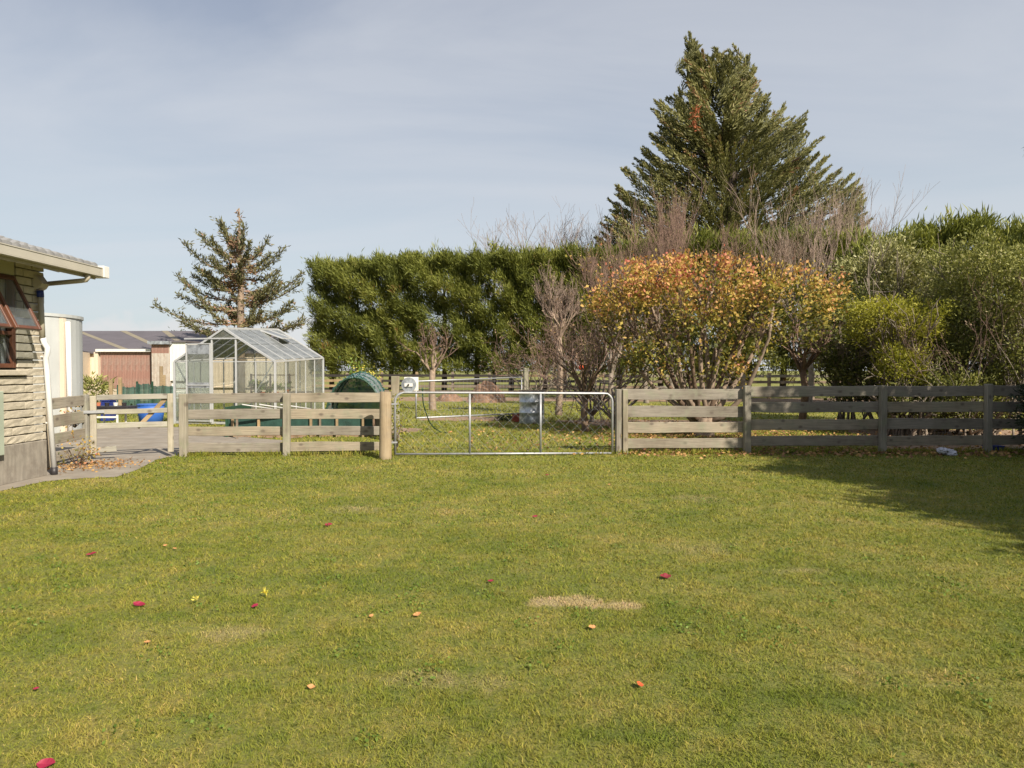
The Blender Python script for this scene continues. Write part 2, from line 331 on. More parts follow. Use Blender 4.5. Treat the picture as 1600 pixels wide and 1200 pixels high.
class MB:
    def __init__(s): s.V = []; s.F = []
    def add(s, V, Fs):
        b = len(s.V); s.V += [tuple(v) for v in V]; s.F += [tuple(i + b for i in f) for f in Fs]; return s
    def box(s, *a): return s.add(*boxdata(*a))
    def bar(s, p0, p1, w, h, up=(0, 0, 1)):
        p0 = Vector(p0); p1 = Vector(p1); d = (p1 - p0); l = d.length; d.normalize(); up = Vector(up)
        sd = d.cross(up)
        if sd.length < 1e-4: sd = d.cross(Vector((0, 1, 0)))
        sd.normalize(); u = sd.cross(d)
        V, Fs = boxdata(0, l, -w / 2, w / 2, -h / 2, h / 2)
        return s.add([p0 + d * v[0] + sd * v[1] + u * v[2] for v in V], Fs)
    def tube(s, pts, r, n=8, cap=True):
        pts = [Vector(q) for q in pts]; rs = r if isinstance(r, (list, tuple)) else [r] * len(pts)
        V = []; Fs = []; ref = None
        for i, q in enumerate(pts):
            d = (pts[min(i + 1, len(pts) - 1)] - pts[max(i - 1, 0)]).normalized()
            if ref is None: ref = Vector((0, 0, 1)) if abs(d.z) < 0.9 else Vector((1, 0, 0))
            a = d.cross(ref); a.normalize(); b = d.cross(a); ref = a.cross(d) * -1 if False else ref
            for k in range(n):
                t = 2 * PI * k / n; V.append(q + (a * math.cos(t) + b * math.sin(t)) * rs[i])
        for i in range(len(pts) - 1):
            for k in range(n):
                k2 = (k + 1) % n; Fs.append((i * n + k, i * n + k2, (i + 1) * n + k2, (i + 1) * n + k))
        if cap: Fs.append(tuple(range(n))[::-1]); Fs.append(tuple((len(pts) - 1) * n + k for k in range(n)))
        return s.add(V, Fs)
    def poly(s, pts, th):     # flat polygon in XY extruded up
        n = len(pts); V = [(p_[0], p_[1], 0) for p_ in pts] + [(p_[0], p_[1], th) for p_ in pts]
        return s.add(V, [tuple(range(n))[::-1], tuple(range(n, 2 * n))] + [(i, (i + 1) % n, (i + 1) % n + n, i + n) for i in range(n)])
    def mesh(s, name='mesh', smooth=False, bevel=0):
        me = bpy.data.meshes.new(name); me.from_pydata(s.V, [], s.F); me.update()
        bm = bmesh.new(); bm.from_mesh(me)
        if bevel: bmesh.ops.bevel(bm, geom=list(bm.edges), offset=bevel, segments=1, affect='EDGES', clamp_overlap=True)
        bmesh.ops.recalc_face_normals(bm, faces=bm.faces)
        if smooth:
            for f in bm.faces: f.smooth = True
        bm.to_mesh(me); bm.free(); return me
    def build(s, name, mat, parent=None, loc=None, smooth=False, bevel=0, kind=None, label=None):
        # vertices are in world space; object origin at loc
        if loc is None:
            a = np.array(s.V); loc = Vector(((a[:, 0].min() + a[:, 0].max()) / 2, (a[:, 1].min() + a[:, 1].max()) / 2, a[:, 2].min()))
        loc = Vector(loc); s.V = [(v[0] - loc.x, v[1] - loc.y, v[2] - loc.z) for v in s.V]
        return link(name, s.mesh(name, smooth, bevel), mat, parent, loc, kind, label)
def board(name, mat, parent, p0, p1, hgt, th, warp=0.004, label=None):
    # a board whose length runs along its own X; p0, p1 are centres of its ends
    p0 = Vector(p0); p1 = Vector(p1); d = p1 - p0; l = d.length; n = max(2, int(l / 0.5)); V = []; Fs = []
    for i in range(n + 1):
        t = i / n * l; dz = random.gauss(0, warp); dy = random.gauss(0, warp); e0 = random.gauss(0, warp * .7); e1 = random.gauss(0, warp * .7); b = 0.006
        V += [(t, dy - th / 2, dz - hgt / 2 + b + e0), (t, dy - th / 2, dz + hgt / 2 - b + e1), (t, dy - th / 2 + b, dz + hgt / 2 + e1), (t, dy + th / 2, dz + hgt / 2 + e1), (t, dy + th / 2, dz - hgt / 2 + e0), (t, dy - th / 2 + b, dz - hgt / 2 + e0)]
    for i in range(n):
        for k in range(6):
            a = i * 6 + k; c = i * 6 + (k + 1) % 6; Fs.append((a, c, c + 6, a + 6))
    Fs.append(tuple(range(6))[::-1]); Fs.append(tuple(n * 6 + k for k in range(6)))
    m = MB().add(V, Fs); me = m.mesh(name)
    return link(name, me, mat, parent, p0, rot=(0, -math.asin(d.z / l), math.atan2(d.y, d.x)), label=label)
def post(name, mat, parent, x, y, z0, z1, wx, wy, rotz=0, tilt=(0, 0), bevel=0.01, round_=False, label=None):
    m = MB(); h = z1 - z0
    # length along local X so that the wood grain runs up the post
    if round_:
        V = []; n = 16; ns = 6; Fs = []
        for i in range(ns + 1):
            for k in range(n):
                t = 2 * PI * k / n; rr = wx / 2 * (1 + 0.02 * math.sin(3 * t + 1) + random.gauss(0, .006)) * (1.04 - .06 * i / ns)
                if i == ns: rr *= 0.93
                V.append((i / ns * h, math.cos(t) * rr, math.sin(t) * rr))
        for i in range(ns):
            for k in range(n): Fs.append((i * n + k, i * n + (k + 1) % n, (i + 1) * n + (k + 1) % n, (i + 1) * n + k))
        Fs.append(tuple(range(n))[::-1]); Fs.append(tuple(ns * n + k for k in range(n))); m.add(V, Fs); bevel = 0
    else: m.box(0, h, -wy / 2, wy / 2, -wx / 2, wx / 2)
    me = m.mesh(name, bevel=bevel)
    if round_:
        for f in me.polygons: f.use_smooth = len(f.vertices) == 4
    o = link(name, me, mat, parent, (x, y, z0), label=label)
    o.rotation_euler = (Matrix.Rotation(rotz, 3, 'Z') @ Matrix.Rotation(tilt[0], 3, 'Y') @ Matrix.Rotation(tilt[1], 3, 'X') @ Matrix.Rotation(-PI / 2, 3, 'Y')).to_euler()
    return o

# ---- foliage
def unit(a): return a / np.maximum(np.linalg.norm(a, axis=1, keepdims=True), 1e-6)
def cards(P, D, Ln, Wd, tint, name='crown', width_dir=None):
    n = len(P); Ln = np.broadcast_to(Ln, n)[:, None]; Wd = np.broadcast_to(Wd, n)[:, None]
    D = unit(D); rnd = R.normal(size=(n, 3)); sd = unit(np.cross(D, rnd)); nr = np.cross(D, sd)
    a = P; b = P + D * Ln * 0.45 + sd * Wd / 2 + nr * Ln * .06; c = P + D * Ln; d = P + D * Ln * 0.45 - sd * Wd / 2 + nr * Ln * .06
    V = np.stack([a, b, c, d], 1).reshape(-1, 3); Q = np.arange(n * 4).reshape(-1, 4)
    return fastmesh(name, V, quads=Q, tint=np.clip(tint, 0, 1))
def clumps(C, D, n, rad, Ln, Wd, spread=0.6, tint=None, tvar=0.18, squash=1.0):
    m = len(C); C = np.repeat(C, n, 0); D = np.repeat(unit(D), n, 0); off = R.normal(size=(m * n, 3)) * rad; off[:, 2] *= squash
    P = C + off + D * R.uniform(-1, 1, (m * n, 1)) * rad
    d = D + R.normal(size=(m * n, 3)) * spread
    tint = R.uniform(.25, .75, m) if tint is None else tint
    t = np.repeat(tint, n) + R.normal(size=m * n) * tvar
    return P, d, Ln * R.uniform(.6, 1.3, m * n), Wd * R.uniform(.7, 1.3, m * n), t
def prisms(segs, name='twigs'):
    s = np.array(segs, dtype=np.float64); p0 = s[:, 0:3]; p1 = s[:, 3:6]; r0 = s[:, 6:7]; r1 = s[:, 7:8]
    d = unit(p1 - p0); ref = np.where(np.abs(d[:, 2:3]) < .9, np.array([[0, 0, 1.]]), np.array([[1., 0, 0]])); a = unit(np.cross(d, ref)); b = np.cross(d, a)
    V = []
    for (p_, r_) in ((p0, r0), (p1, r1)):
        for k in range(3):
            t = 2 * PI * k / 3; V.append(p_ + (a * math.cos(t) + b * math.sin(t)) * r_)
    V = np.stack(V, 1).reshape(-1, 3); n = len(s); base = np.arange(n)[:, None] * 6
    Q = np.concatenate([base + np.array([[k, (k + 1) % 3, (k + 1) % 3 + 3, k + 3]]) for k in range(3)], 0)
    return fastmesh(name, V, quads=Q)
def grow(segs, p, d, ln, r, lvl, spread=0.45, kids=3, up=0.15, shrink=0.72, steps=3, tips=None, rmin=0.004):
    p = np.array(p, float); d = np.array(d, float); pts = [p]
    for i in range(steps):
        d = d + R.normal(size=3) * 0.085 + np.array([0, 0, up * .4]); d /= np.linalg.norm(d)
        q = p + d * ln / steps; r2 = max(rmin, r * (1 - .22 * (i + 1) / steps) ** 1.5)
        segs.append((*p, *q, max(rmin, r * (1 - .22 * i / steps) ** 1.5), r2)); p = q; pts.append(p)
    if lvl <= 0:
        if tips is not None: tips.append((p, d))
        return
    for k in range(kids):
        nd = d + R.normal(size=3) * spread; nd[2] += up; nd /= np.linalg.norm(nd)
        s0 = pts[-1] if k == 0 else pts[R.integers(max(1, steps - 2), steps + 1)]
        grow(segs, s0, nd, ln * shrink * R.uniform(.75, 1.2), r * .58, lvl - 1, spread, kids, up, shrink, steps, tips, rmin)
def woody_tree(name, label, cat, base, h, trunk_r, lvl=4, stems=1, spread=0.45, up=0.18, kids=3, lean=0.0, bark='bark_grey', twig='twig', ln=None, group=None, rmin=0.008, fan=0.5, trunk_h=None, dirs=None, shrink=.72):
    t = thing(name, label, cat, base, group); b = np.array(base, float)
    segs = []; tips = []; tm = MB()
    ln = ln or h * 0.3
    th_ = trunk_h if trunk_h is not None else h * .3
    top = b + np.array([lean, 0, th_])
    if th_ > 0:
        mid = (b + top) / 2 + R.normal(size=3) * .04 * th_
        tm.tube([b - [0, 0, .1], b + [0, 0, .05 * th_], mid, top], [trunk_r * 1.4, trunk_r * 1.1, trunk_r, trunk_r * .85], 8)
        tm.build('trunk', bark, t, loc=base, smooth=True)
    for s in range(stems):
        if dirs: d = np.array(dirs[s], float)
        else:
            an = 2 * PI * (s + R.uniform(-.2, .2)) / stems; d = np.array([math.cos(an) * fan, math.sin(an) * fan, 1.0])
            if stems == 1: d = np.array([lean * .1, 0, 1.0])
        d /= np.linalg.norm(d)
        grow(segs, top - np.array([0, 0, .1 * th_]), d, ln, trunk_r * (.8 if stems == 1 else .6), lvl, spread, kids, up, shrink, 3, tips, rmin)
    sg = np.array(segs); zmx = np.percentile(sg[:, 5], 99.3); f = (b[2] + h - top[2]) / max(.1, zmx - top[2])
    sg[:, :3] = top + (sg[:, :3] - top) * f; sg[:, 3:6] = top + (sg[:, 3:6] - top) * f
    tips = [(top + (a_ - top) * f, d_) for a_, d_ in tips]; sg[:, :3] -= b; sg[:, 3:6] -= b
    thick = sg[:, 6] > trunk_r * .2
    if thick.any() and (~thick).any():
        link('branches', prisms(sg[thick]), bark, t, base, kind='stuff'); link('twigs', prisms(sg[~thick]), twig, t, base, kind='stuff')
    else: link('branches', prisms(sg), twig, t, base, kind='stuff')
    return t, tips, sg
def crown(t, parts, mat, name='crown', label=None):
    P = np.concatenate([q[0] for q in parts]); D = np.concatenate([q[1] for q in parts]); Ln = np.concatenate([q[2] for q in parts]); W = np.concatenate([q[3] for q in parts]); T = np.concatenate([q[4] for q in parts])
    b = wl(t); return link(name, cards(P - np.array(b), D, Ln, W, T, name), mat, t, b, kind='stuff', label=label)

# ------------------------------------------------------------------ ground
m = MB(); pts = 900
m.add([(-pts, -30, 0), (pts, -30, 0), (pts, 1200, 0), (-pts, 1200, 0)], [(0, 1, 2, 3)])
m.build('lawn', 'turf', kind='structure', loc=(0, 0, 0))
def sheet(name, mat, pts2, z, kind='structure'):
    mm = MB(); mm.add([(q[0], q[1], z) for q in pts2], [tuple(range(len(pts2)))]); return mm.build(name, mat, loc=(pts2[0][0], pts2[0][1], z), kind=kind)
def wobble(poly, step=0.3, amp=0.06):
    out = []
    for i in range(len(poly)):
        a = Vector(poly[i][:2]); b = Vector(poly[(i + 1) % len(poly)][:2]); n = max(1, int((b - a).length / step))
        for k in range(n):
            q = a.lerp(b, k / n); out.append((q.x + random.gauss(0, amp), q.y + random.gauss(0, amp)))
    return out
pathp = [g(-60, 785)[:2], g(0, 767)[:2], g(62, 754)[:2], g(130, 748)[:2], g(190, 745)[:2], g(216, 733)[:2], g(244, 719)[:2], g(300, 707)[:2], g(430, 697)[:2], g(450, 689)[:2],
         g(350, 680)[:2], g(300, 671)[:2], (-9.0, 19.0), (-12, 19.0), (-12, 10.0), (-8, 9)]
PATH = wobble(pathp, .25, .03); sheet('concrete_path', 'concrete', PATH, 0.006)
def inpoly(X, Y, poly):
    ins = np.zeros(len(X), bool); j = len(poly) - 1
    for i in range(len(poly)):
        xi, yi = poly[i]; xj, yj = poly[j]
        c = ((yi > Y) != (yj > Y)) & (X < (xj - xi) * (Y - yi) / ((yj - yi) or 1e-9) + xi); ins ^= c; j = i
    return ins
soils = []
for k, poly in enumerate([[(-5.5, 17.6), (-2.6, 17.4), (-2.4, 18.6), (-6, 19.2)], [(2.2, 19.6), (4.4, 18.8), (7.2, 19.3), (7.4, 21.3), (3.4, 22.0), (1.3, 21.5)],
                          [(-2.9, 21.6), (-.3, 21.4), (-.2, 23.2), (-3, 23.4)], [(-7.0, 16.2), (-5.0, 15.9), (-4.9, 16.5), (-6.8, 16.8)], [(-16, 36), (30, 33), (32, 37), (-16, 41)],
                          [(7.5, 13.5), (12, 13.6), (14, 18), (9, 18.5)]]):
    s_ = wobble(poly, .35, .1); soils.append(s_); sheet('soil_bed', 'soil', s_, 0.004)

# grass blades
def blades():
    Vs = []; Ts = []; tin = []; base = 0
    zones = [(2.1, 3.4, 13000, .0038, .018), (3.4, 4.8, 8000, .0046, .019), (4.8, 7, 4000, .0060, .022), (7, 10, 1800, .009, .026), (10, 13.4, 850, .013, .032), (13.4, 20, 210, .02, .06), (20, 32, 40, .035, .08)]
    for (y0, y1, den, wd, ht) in zones:
        xw = 0.78 * y1 + 1.0; n = int(2 * xw * (y1 - y0) * den)
        X = R.uniform(-xw, xw, n); Y = R.uniform(y0, y1, n); k = np.abs(X) < 0.78 * Y + 1.0; X = X[k]; Y = Y[k]
        k = ~inpoly(X, Y, PATH) & ~((X < -7.0) & (Y < 10.5))
        for s_ in soils: k &= ~inpoly(X, Y, s_) | (R.random(len(X)) < .12)
        X = X[k]; Y = Y[k]; n = len(X)
        # clumpiness: drag blades towards random tufts
        cx = np.round(X / .09) * .09; cy = np.round(Y / .09) * .09
        hsh = np.sin(cx * 127.1 + cy * 311.7) * 43758.5; hsh -= np.floor(hsh)
        h = ht * (.45 + .9 * hsh) * R.uniform(.5, 1.25, n)
        near_edge = np.minimum(1.0, .75 + .25 * R.random(n)); h *= near_edge
        an = R.uniform(0, 2 * PI, n); le = R.uniform(.4, 2.2, n) * h; a2 = R.uniform(0, 2 * PI, n)
        sx_ = np.cos(an) * wd * .5; sy_ = np.sin(an) * wd * .5; lx = np.cos(a2) * le; ly = np.sin(a2) * le
        z = np.zeros(n)
        v = np.stack([np.stack([X - sx_, Y - sy_, z], 1), np.stack([X + sx_, Y + sy_, z], 1), np.stack([X + lx * .35 + sx_ * .8, Y + ly * .35 + sy_ * .8, h * .62], 1), np.stack([X + lx * .35 - sx_ * .8, Y + ly * .35 - sy_ * .8, h * .62], 1),
                      np.stack([X + lx, Y + ly, h], 1)], 1)
        Vs.append(v.reshape(-1, 3)); ids = base + np.arange(n)[:, None] * 5
        Ts.append((ids + np.array([[0, 1, 2, 3]]), ids + np.array([[3, 2, 4]]))); base += n * 5
        tt = np.clip(R.normal(.42, .22, n) + (hsh - .5) * .25, 0, .88); st = R.random(n) < .05; tt[st] = R.uniform(.9, 1, st.sum()); tin.append(tt)
    V = np.concatenate(Vs); Q = np.concatenate([t[0] for t in Ts]); T = np.concatenate([t[1] for t in Ts]); tt = np.concatenate(tin)
    return fastmesh('lawn_grass', V, Q, T, np.concatenate([tt, tt]))
tag(link('lawn_grass', blades(), 'blade', kind='stuff'), 'short green and straw coloured mown grass covering the yard', 'grass', kind='stuff')

# longer unmown grass along the fence line, and small broad-leaved weeds in the turf
n = 9000; X = R.uniform(-6.2, 10.5, n); Y = 12.83 + .0375 * X + R.normal(size=n) * .07; k = R.random(n) < (.45 + .5 * np.sin(X * 2.1) * np.sin(X * 5.3 + 1)); X = X[k]; Y = Y[k]; n = len(X)
Pq = np.stack([X, Y, np.zeros(n)], 1); Dq = R.normal(size=(n, 3)) * [.45, .45, .1] + [0, 0, 1]
tag(link('fence_grass', cards(Pq, Dq, R.uniform(.05, .15, n), .012, np.clip(R.normal(.45, .25, n), 0, 1)), 'blade', kind='stuff'), 'longer grass tufts left unmown along the foot of the fence', 'grass', kind='stuff')
cs = np.stack([R.uniform(-4.5, 4.5, 150), R.uniform(2.4, 8.5, 150)], 1); q_ = np.repeat(cs, 22, 0) + R.normal(size=(3300, 2)) * .055; q_ = q_[np.abs(q_[:, 0]) < .78 * q_[:, 1] + .5]; n = len(q_)
tag(link('clover', cards(np.stack([q_[:, 0], q_[:, 1], R.uniform(.008, .022, n)], 1), R.normal(size=(n, 3)) * [1, 1, .35], .022, .016, R.uniform(0, .8, n)), 'veg', kind='stuff'), 'small patches of clover and broad leaved weeds in the lawn', 'clover', kind='stuff')

# ------------------------------------------------------------------ house
WX = -7.07; YE = 10.33; Y0 = 5.0
house = thing('brick_house', 'pale stone block house with grey tiled roof and brown window', 'house', (-9.5, 7.6, 0))
MB().box(-13.5, WX - .10, Y0, YE - .11, 0, 3.2).build('wall', 'mortar', house)
wy0, wy1, wz0, wz1 = 6.9, 9.72, 1.63, 2.93
pl = MB().box(-13.6, WX + .02, Y0 - .1, YE, 0, .545).build('plinth', 'plinth', house, bevel=.01)
# blocks
bmeshes = []
for k in range(5):
    ln = (.62, .5, .38, .26, .44)[k]; bm = bmesh.new()
    nx = 4
    V = []; Fs = []
    for i in range(nx + 1):
        for (zz, base_x) in ((.008, .004), (.016, .011), (.06, .013), (.106, .011), (.113, .004)):
            V.append((base_x + random.gauss(0, .0035) - .0, (i / nx) * (ln - .014) + .007, zz))
        V.append((-.10, (i / nx) * (ln - .014) + .007, .112)); V.append((-.10, (i / nx) * (ln - .014) + .007, .008))
    for i in range(nx):
        for q in range(7): a = i * 7 + q; c = i * 7 + (q + 1) % 7; Fs.append((a, c, c + 7, a + 7))
    Fs.append(tuple(range(7))[::-1]); Fs.append(tuple(nx * 7 + q for q in range(7)))
    me = MB().add(V, Fs).mesh('stone_block'); me.materials.append(M['stone_block']); bmeshes.append((ln, me))
z = .547; row = 0
while z < 3.2:
    y = YE - (.0 if row % 2 else .0)
    first = True
    while y > Y0 + .3:
        ln, me = bmeshes[[3, 0, 1, 2, 4][random.randrange(5)] if not first else (3 if row % 2 else 4)]
        first = False; ys = y - ln
        if not (ys < wy1 + .02 and y > wy0 and z + .115 > wz0 - .12 and z < 3.3 and ys > 0):
            if not (z + .115 > wz0 - .12 and ys < wy1 + .02): link('stone_block', me, None, house, (WX, ys, z))
        elif y > wy1 + .1:
            rest = y - wy1 - .03
            MB().box(WX - .1, WX + .012, wy1 + .03, y - .007, z + .008, z + .112).build('stone_block', 'stone_block', house, bevel=.006)
        y = ys
    z += .12; row += 1
# window
MB().box(WX - .08, WX + .06, wy0 - .1, wy1 + .16, 1.52, 1.60).build('window_sill', 'stone_block', house, bevel=.01)
win = MB().box(WX - .07, WX + .015, wy1 - .06, wy1, wz0, wz1).box(WX - .07, WX + .015, wy0, wy1 - .06, wz1 - .06, wz1).box(WX - .07, WX + .015, wy0, wy1 - .06, wz0, wz0 + .06).box(WX - .065, WX + .01, wy0, wy1 - .06, 2.09, 2.145) \
    .box(WX - .065, WX + .008, 9.15, 9.20, 2.146, wz1 - .061).box(WX - .065, WX + .008, 8.05, 8.11, wz0 + .061, 2.089).build('window', 'timber_brown', house, bevel=.004)
MB().box(WX - .04, WX - .036, 8.11, wy1 - .06, wz0 + .06, 2.09).build('pane', 'house_glass', win)
MB().box(WX - .04, WX - .036, wy0, 8.05, wz0 + .06, 2.09).build('pane', 'house_glass', win)
MB().box(WX - .09, WX + .005, wy0, wy1, wz1 + .01, 3.21).build('window_head_panel', 'cream_panel', house)
cu = MB()
for k in range(70):
    y = wy0 + .1 + k * .039
    if 8.6 < y < 9.33 and False: continue
    xo = WX - .095 + .018 * math.sin(k * 1.7); cu.V += [(xo, y, wz0 + .02), (xo, y, wz1 - .02)]
cu.F = [(2 * k, 2 * k + 2, 2 * k + 3, 2 * k + 1) for k in range(69)]
cu.build('curtain', 'curtain', win)
def sash(ya, yb):
    h = Vector((WX + .02, 0, 2.90)); bt = Vector((-6.68, 0, 2.165)); d = (bt - h).normalized(); nrm = Vector((d.z, 0, -d.x))
    P = lambda y, t: Vector((h.x, y, h.z)) + d * t
    Lg = (bt - h).length; w_ = .045; mb = MB()
    mb.bar(P(ya + w_ / 2, 0), P(ya + w_ / 2, Lg), w_, .04, nrm); mb.bar(P(yb - w_ / 2, 0), P(yb - w_ / 2, Lg), w_, .04, nrm)
    mb.bar(P(ya + w_, Lg - w_ / 2), P(yb - w_, Lg - w_ / 2), w_, .038, nrm); mb.bar(P(ya + w_, w_ / 2), P(yb - w_, w_ / 2), w_, .038, nrm)
    s_ = mb.build('sash', 'timber_brown', win, bevel=.003)
    MB().bar(P((ya + yb) / 2, w_), P((ya + yb) / 2, Lg - w_), yb - ya - 2 * w_, .004, nrm).build('pane', 'house_glass', win)
sash(9.20, 9.70); sash(8.05, 9.14); sash(6.95, 8.02)
# roof: pitch 14.5 deg, eave at X=-6.45
ex, ez, pa = -6.45, 3.13, math.radians(16.0); yr0, yr1 = 5.0, 10.62
rc = MB(); sL = 4.2
rc.bar((ex, (yr0 + yr1) / 2, ez - .01), (ex - sL * math.cos(pa), (yr0 + yr1) / 2, ez - .01 + sL * math.sin(pa)), yr1 - yr0, .05)
roof = rc.build('roof', 'cream_trim', house)
MB().bar((ex - sL * math.cos(pa), 7.8, ez + sL * math.sin(pa) - .01), (ex - 2 * sL * math.cos(pa), 7.8, ez - .01), 5.6, .05).build('roof', 'tile_grey', house)
# one tile: two pans, a rolled nose
V = []; Fs = []; nW = 12; tw = .33; tl = .37
for i in range(nW + 1):
    y = i / nW * tw; wv = .022 * (0.5 - .5 * math.cos(2 * PI * (i / nW) * 2)) ** .6
    V += [(0.02, y, wv - .045), (0.0, y, wv + .022), (-tl - .02, y, wv + .0)]
for i in range(nW):
    a = i * 3; Fs += [(a, a + 3, a + 4, a + 1), (a + 1, a + 4, a + 5, a + 2)]
tme = MB().add(V, Fs).mesh('tile'); tme.materials.append(M['tile_grey'])
nr_, nc_ = 11, 17
for r_ in range(nr_):
    for c_ in range(nc_):
        d_ = r_ * .365
        o = link('tile', tme, None, roof, (ex + .02 - d_ * math.cos(pa), yr1 - (c_ + 1) * tw, ez + .082 + d_ * math.sin(pa) + random.gauss(0, .0015)))
        o.rotation_euler = (0, pa, 0)
MB().box(ex + .005, ex + .11, yr0, yr1 - .03, 3.045, 3.06).box(ex + .095, ex + .11, yr0, yr1 - .03, 3.061, 3.165).box(ex + .09, ex + .118, yr0, yr1 - .03, 3.166, 3.18).box(ex + .005, ex + .12, yr1 - .029, yr1 - .02, 3.045, 3.18).build('gutter', 'gutter_cream', house)
MB().box(ex - .02, ex + .002, yr0, yr1 - .02, 3.0, 3.14).build('fascia', 'cream_trim', house)
mb = MB().bar((ex - .2, yr1 + .015, ez + .03), (ex - sL * math.cos(pa), yr1 + .015, ez + sL * math.sin(pa)), .03, .17)
mb.build('barge_board', 'cream_trim', house)
MB().box(ex - .16, ex + .125, yr1 + .0, yr1 + .14, 3.035, 3.215).build('barge_end', 'white_paint', house, bevel=.005)
mb = MB()
for k in range(5): mb.bar((ex - .03, 6 + k * .95, 3.04), (ex - .6, 6 + k * .95, 3.18), .04, .09)
mb.build('rafter', 'cream_trim', house, kind='stuff')
dp = house
MB().tube([(-6.40, 10.33, 3.05), (-6.40, 10.33, 2.99), (-6.43, 10.33, 2.955), (-6.50, 10.33, 2.945), (-7.0, 10.33, 2.90)], .036, 12).build('downpipe', 'cream_trim', house, smooth=True)
MB().add([(WX + .002, y_, z_) for y_ in (10.10, 10.30) for z_ in (2.78, 3.0)] + [(WX + .03, y_, 3.0) for y_ in (10.10, 10.30)] + [(WX + .13, y_, 2.88) for y_ in (10.12, 10.28)] + [(WX + .08, y_, 2.81) for y_ in (10.12, 10.28)],
         [(0, 1, 4, 6, 8), (2, 9, 7, 5, 3), (1, 3, 5, 4), (4, 5, 7, 6), (6, 7, 9, 8), (8, 9, 2, 0), (0, 2, 3, 1)]).build('rainwater_head', 'cream_trim', house, bevel=.004)
MB().tube([(-7.0, 10.15, 2.78), (-7.0, 10.16, 2.68)], .047, 12).build('pipe_sleeve', 'navy_plastic', house, smooth=True)
MB().tube([(-7.0, 10.16, 2.68), (-7.0, 10.19, 2.08)], .038, 12).build('downpipe', 'cream_trim', house, smooth=True)
MB().tube([(-7.0, 10.20, 2.08), (-6.99, 10.21, 2.0), (-6.95, 10.22, 1.93), (-6.95, 10.22, 1.86), (-6.99, 10.24, 1.78), (-6.99, 10.26, 1.6), (-6.97, 10.36, .11)], .038, 14).build('downpipe', 'white_pvc', house, smooth=True, label='white lower run of the downpipe')
MB().tube([(-6.97, 10.36, .12), (-6.97, 10.365, -.02)], .048, 12).build('drain_collar', 'black_plastic', house, smooth=True)
MB().bar((WX + .0, 10.24, 1.80), (-6.95, 10.24, 1.80), .03, .02).bar((WX + .0, 10.33, .8), (-6.97, 10.33, .8), .03, .02).build('pipe_bracket', 'white_paint', house)
MB().box(WX + .025, WX + .10, 8.95, 9.36, .43, 1.31).build('meter_box', 'meter_green', house, bevel=.008)

# ------------------------------------------------------------------ water tank and its pipe
tc_ = Vector((-11.95, 16.2, 0)); rt = 1.5
tank = thing('water_tank', 'tall pale grey water tank standing behind the corner of the house', 'water tank', tc_)
m = MB(); n = 48
prof = [(rt, 0), (rt, 2.82), (rt + .03, 2.83), (rt + .03, 2.9), (0.01, 3.02)]
V = [(tc_.x + r_ * math.cos(2 * PI * k / n), tc_.y + r_ * math.sin(2 * PI * k / n), z_) for (r_, z_) in prof for k in range(n)]
m.add(V, [(i * n + k, i * n + (k + 1) % n, (i + 1) * n + (k + 1) % n, (i + 1) * n + k) for i in range(len(prof) - 1) for k in range(n)]).build('tank_shell', 'tank_concrete', tank, smooth=False)
m = MB(); m.tube([(-10.33, 15.9, 2.72), (-10.30, 15.9, 0)], .055, 10).build('overflow_pipe', 'white_pvc', tank, smooth=True)
MB().box(-10.55, -10.40, 15.85, 15.95, 0, 2.80).build('pipe_board', 'cream_clad', tank)

# ------------------------------------------------------------------ barn and sheds
barn = thing('barn', 'long farm shed with dark grey roof, pale skylight strips and cream cladding', 'shed', (-22, 48, 0))
e0, e1, e2 = at(100, 543, 36), at(137, 549.5, 44), at(440, 549.5, 44)
for q in (e0, e1, e2): q.z = 2.78
r0, r1 = at(30, 517, 52), at(432, 517, 52)
rb = MB(); th = .12
def slab(mb, pts, th):
    n = len(pts); mb.add([tuple(q) for q in pts] + [(q[0], q[1], q[2] - th) for q in pts], [tuple(range(n)), tuple(range(n, 2 * n))[::-1]] + [(i, i + n, (i + 1) % n + n, (i + 1) % n) for i in range(n)])
slab(rb, [e1, e2, r1, r0], th); rf = rb.build('roof', 'barn_roof', barn)
rb = MB(); slab(rb, [e0, e1, r0, Vector((r0.x - 4, r0.y, r0.z))], th); rb.build('roof', 'barn_roof', barn)
back = [Vector((q.x + 1, q.y + 8, 2.78)) for q in (r0, r1)]
rb = MB(); slab(rb, [r0, r1, back[1], back[0]], th); rb.build('roof', 'barn_roof', barn)
for (pa_, pb_) in ((121, 204), (192, 238), (257, 300), (322, 372), (380, 430)):
    u0 = (pa_ - 30) / 402; top = r0.lerp(r1, u0); u1 = (pb_ + (0 if pb_ > 210 else 0) - 137) / 303 if pa_ != 192 else (262 - 137) / 303
    bt = e1.lerp(e2, max(.0, u1)); dd = (bt - top).normalized(); sdv = Vector((1, 0, 0)) * .24
    up = Vector((0, 0, .012)); mb = MB(); slab(mb, [top + up - sdv, top + up + sdv, bt + up + sdv, bt + up - sdv], .008); mb.build('skylight', 'skylight', barn)
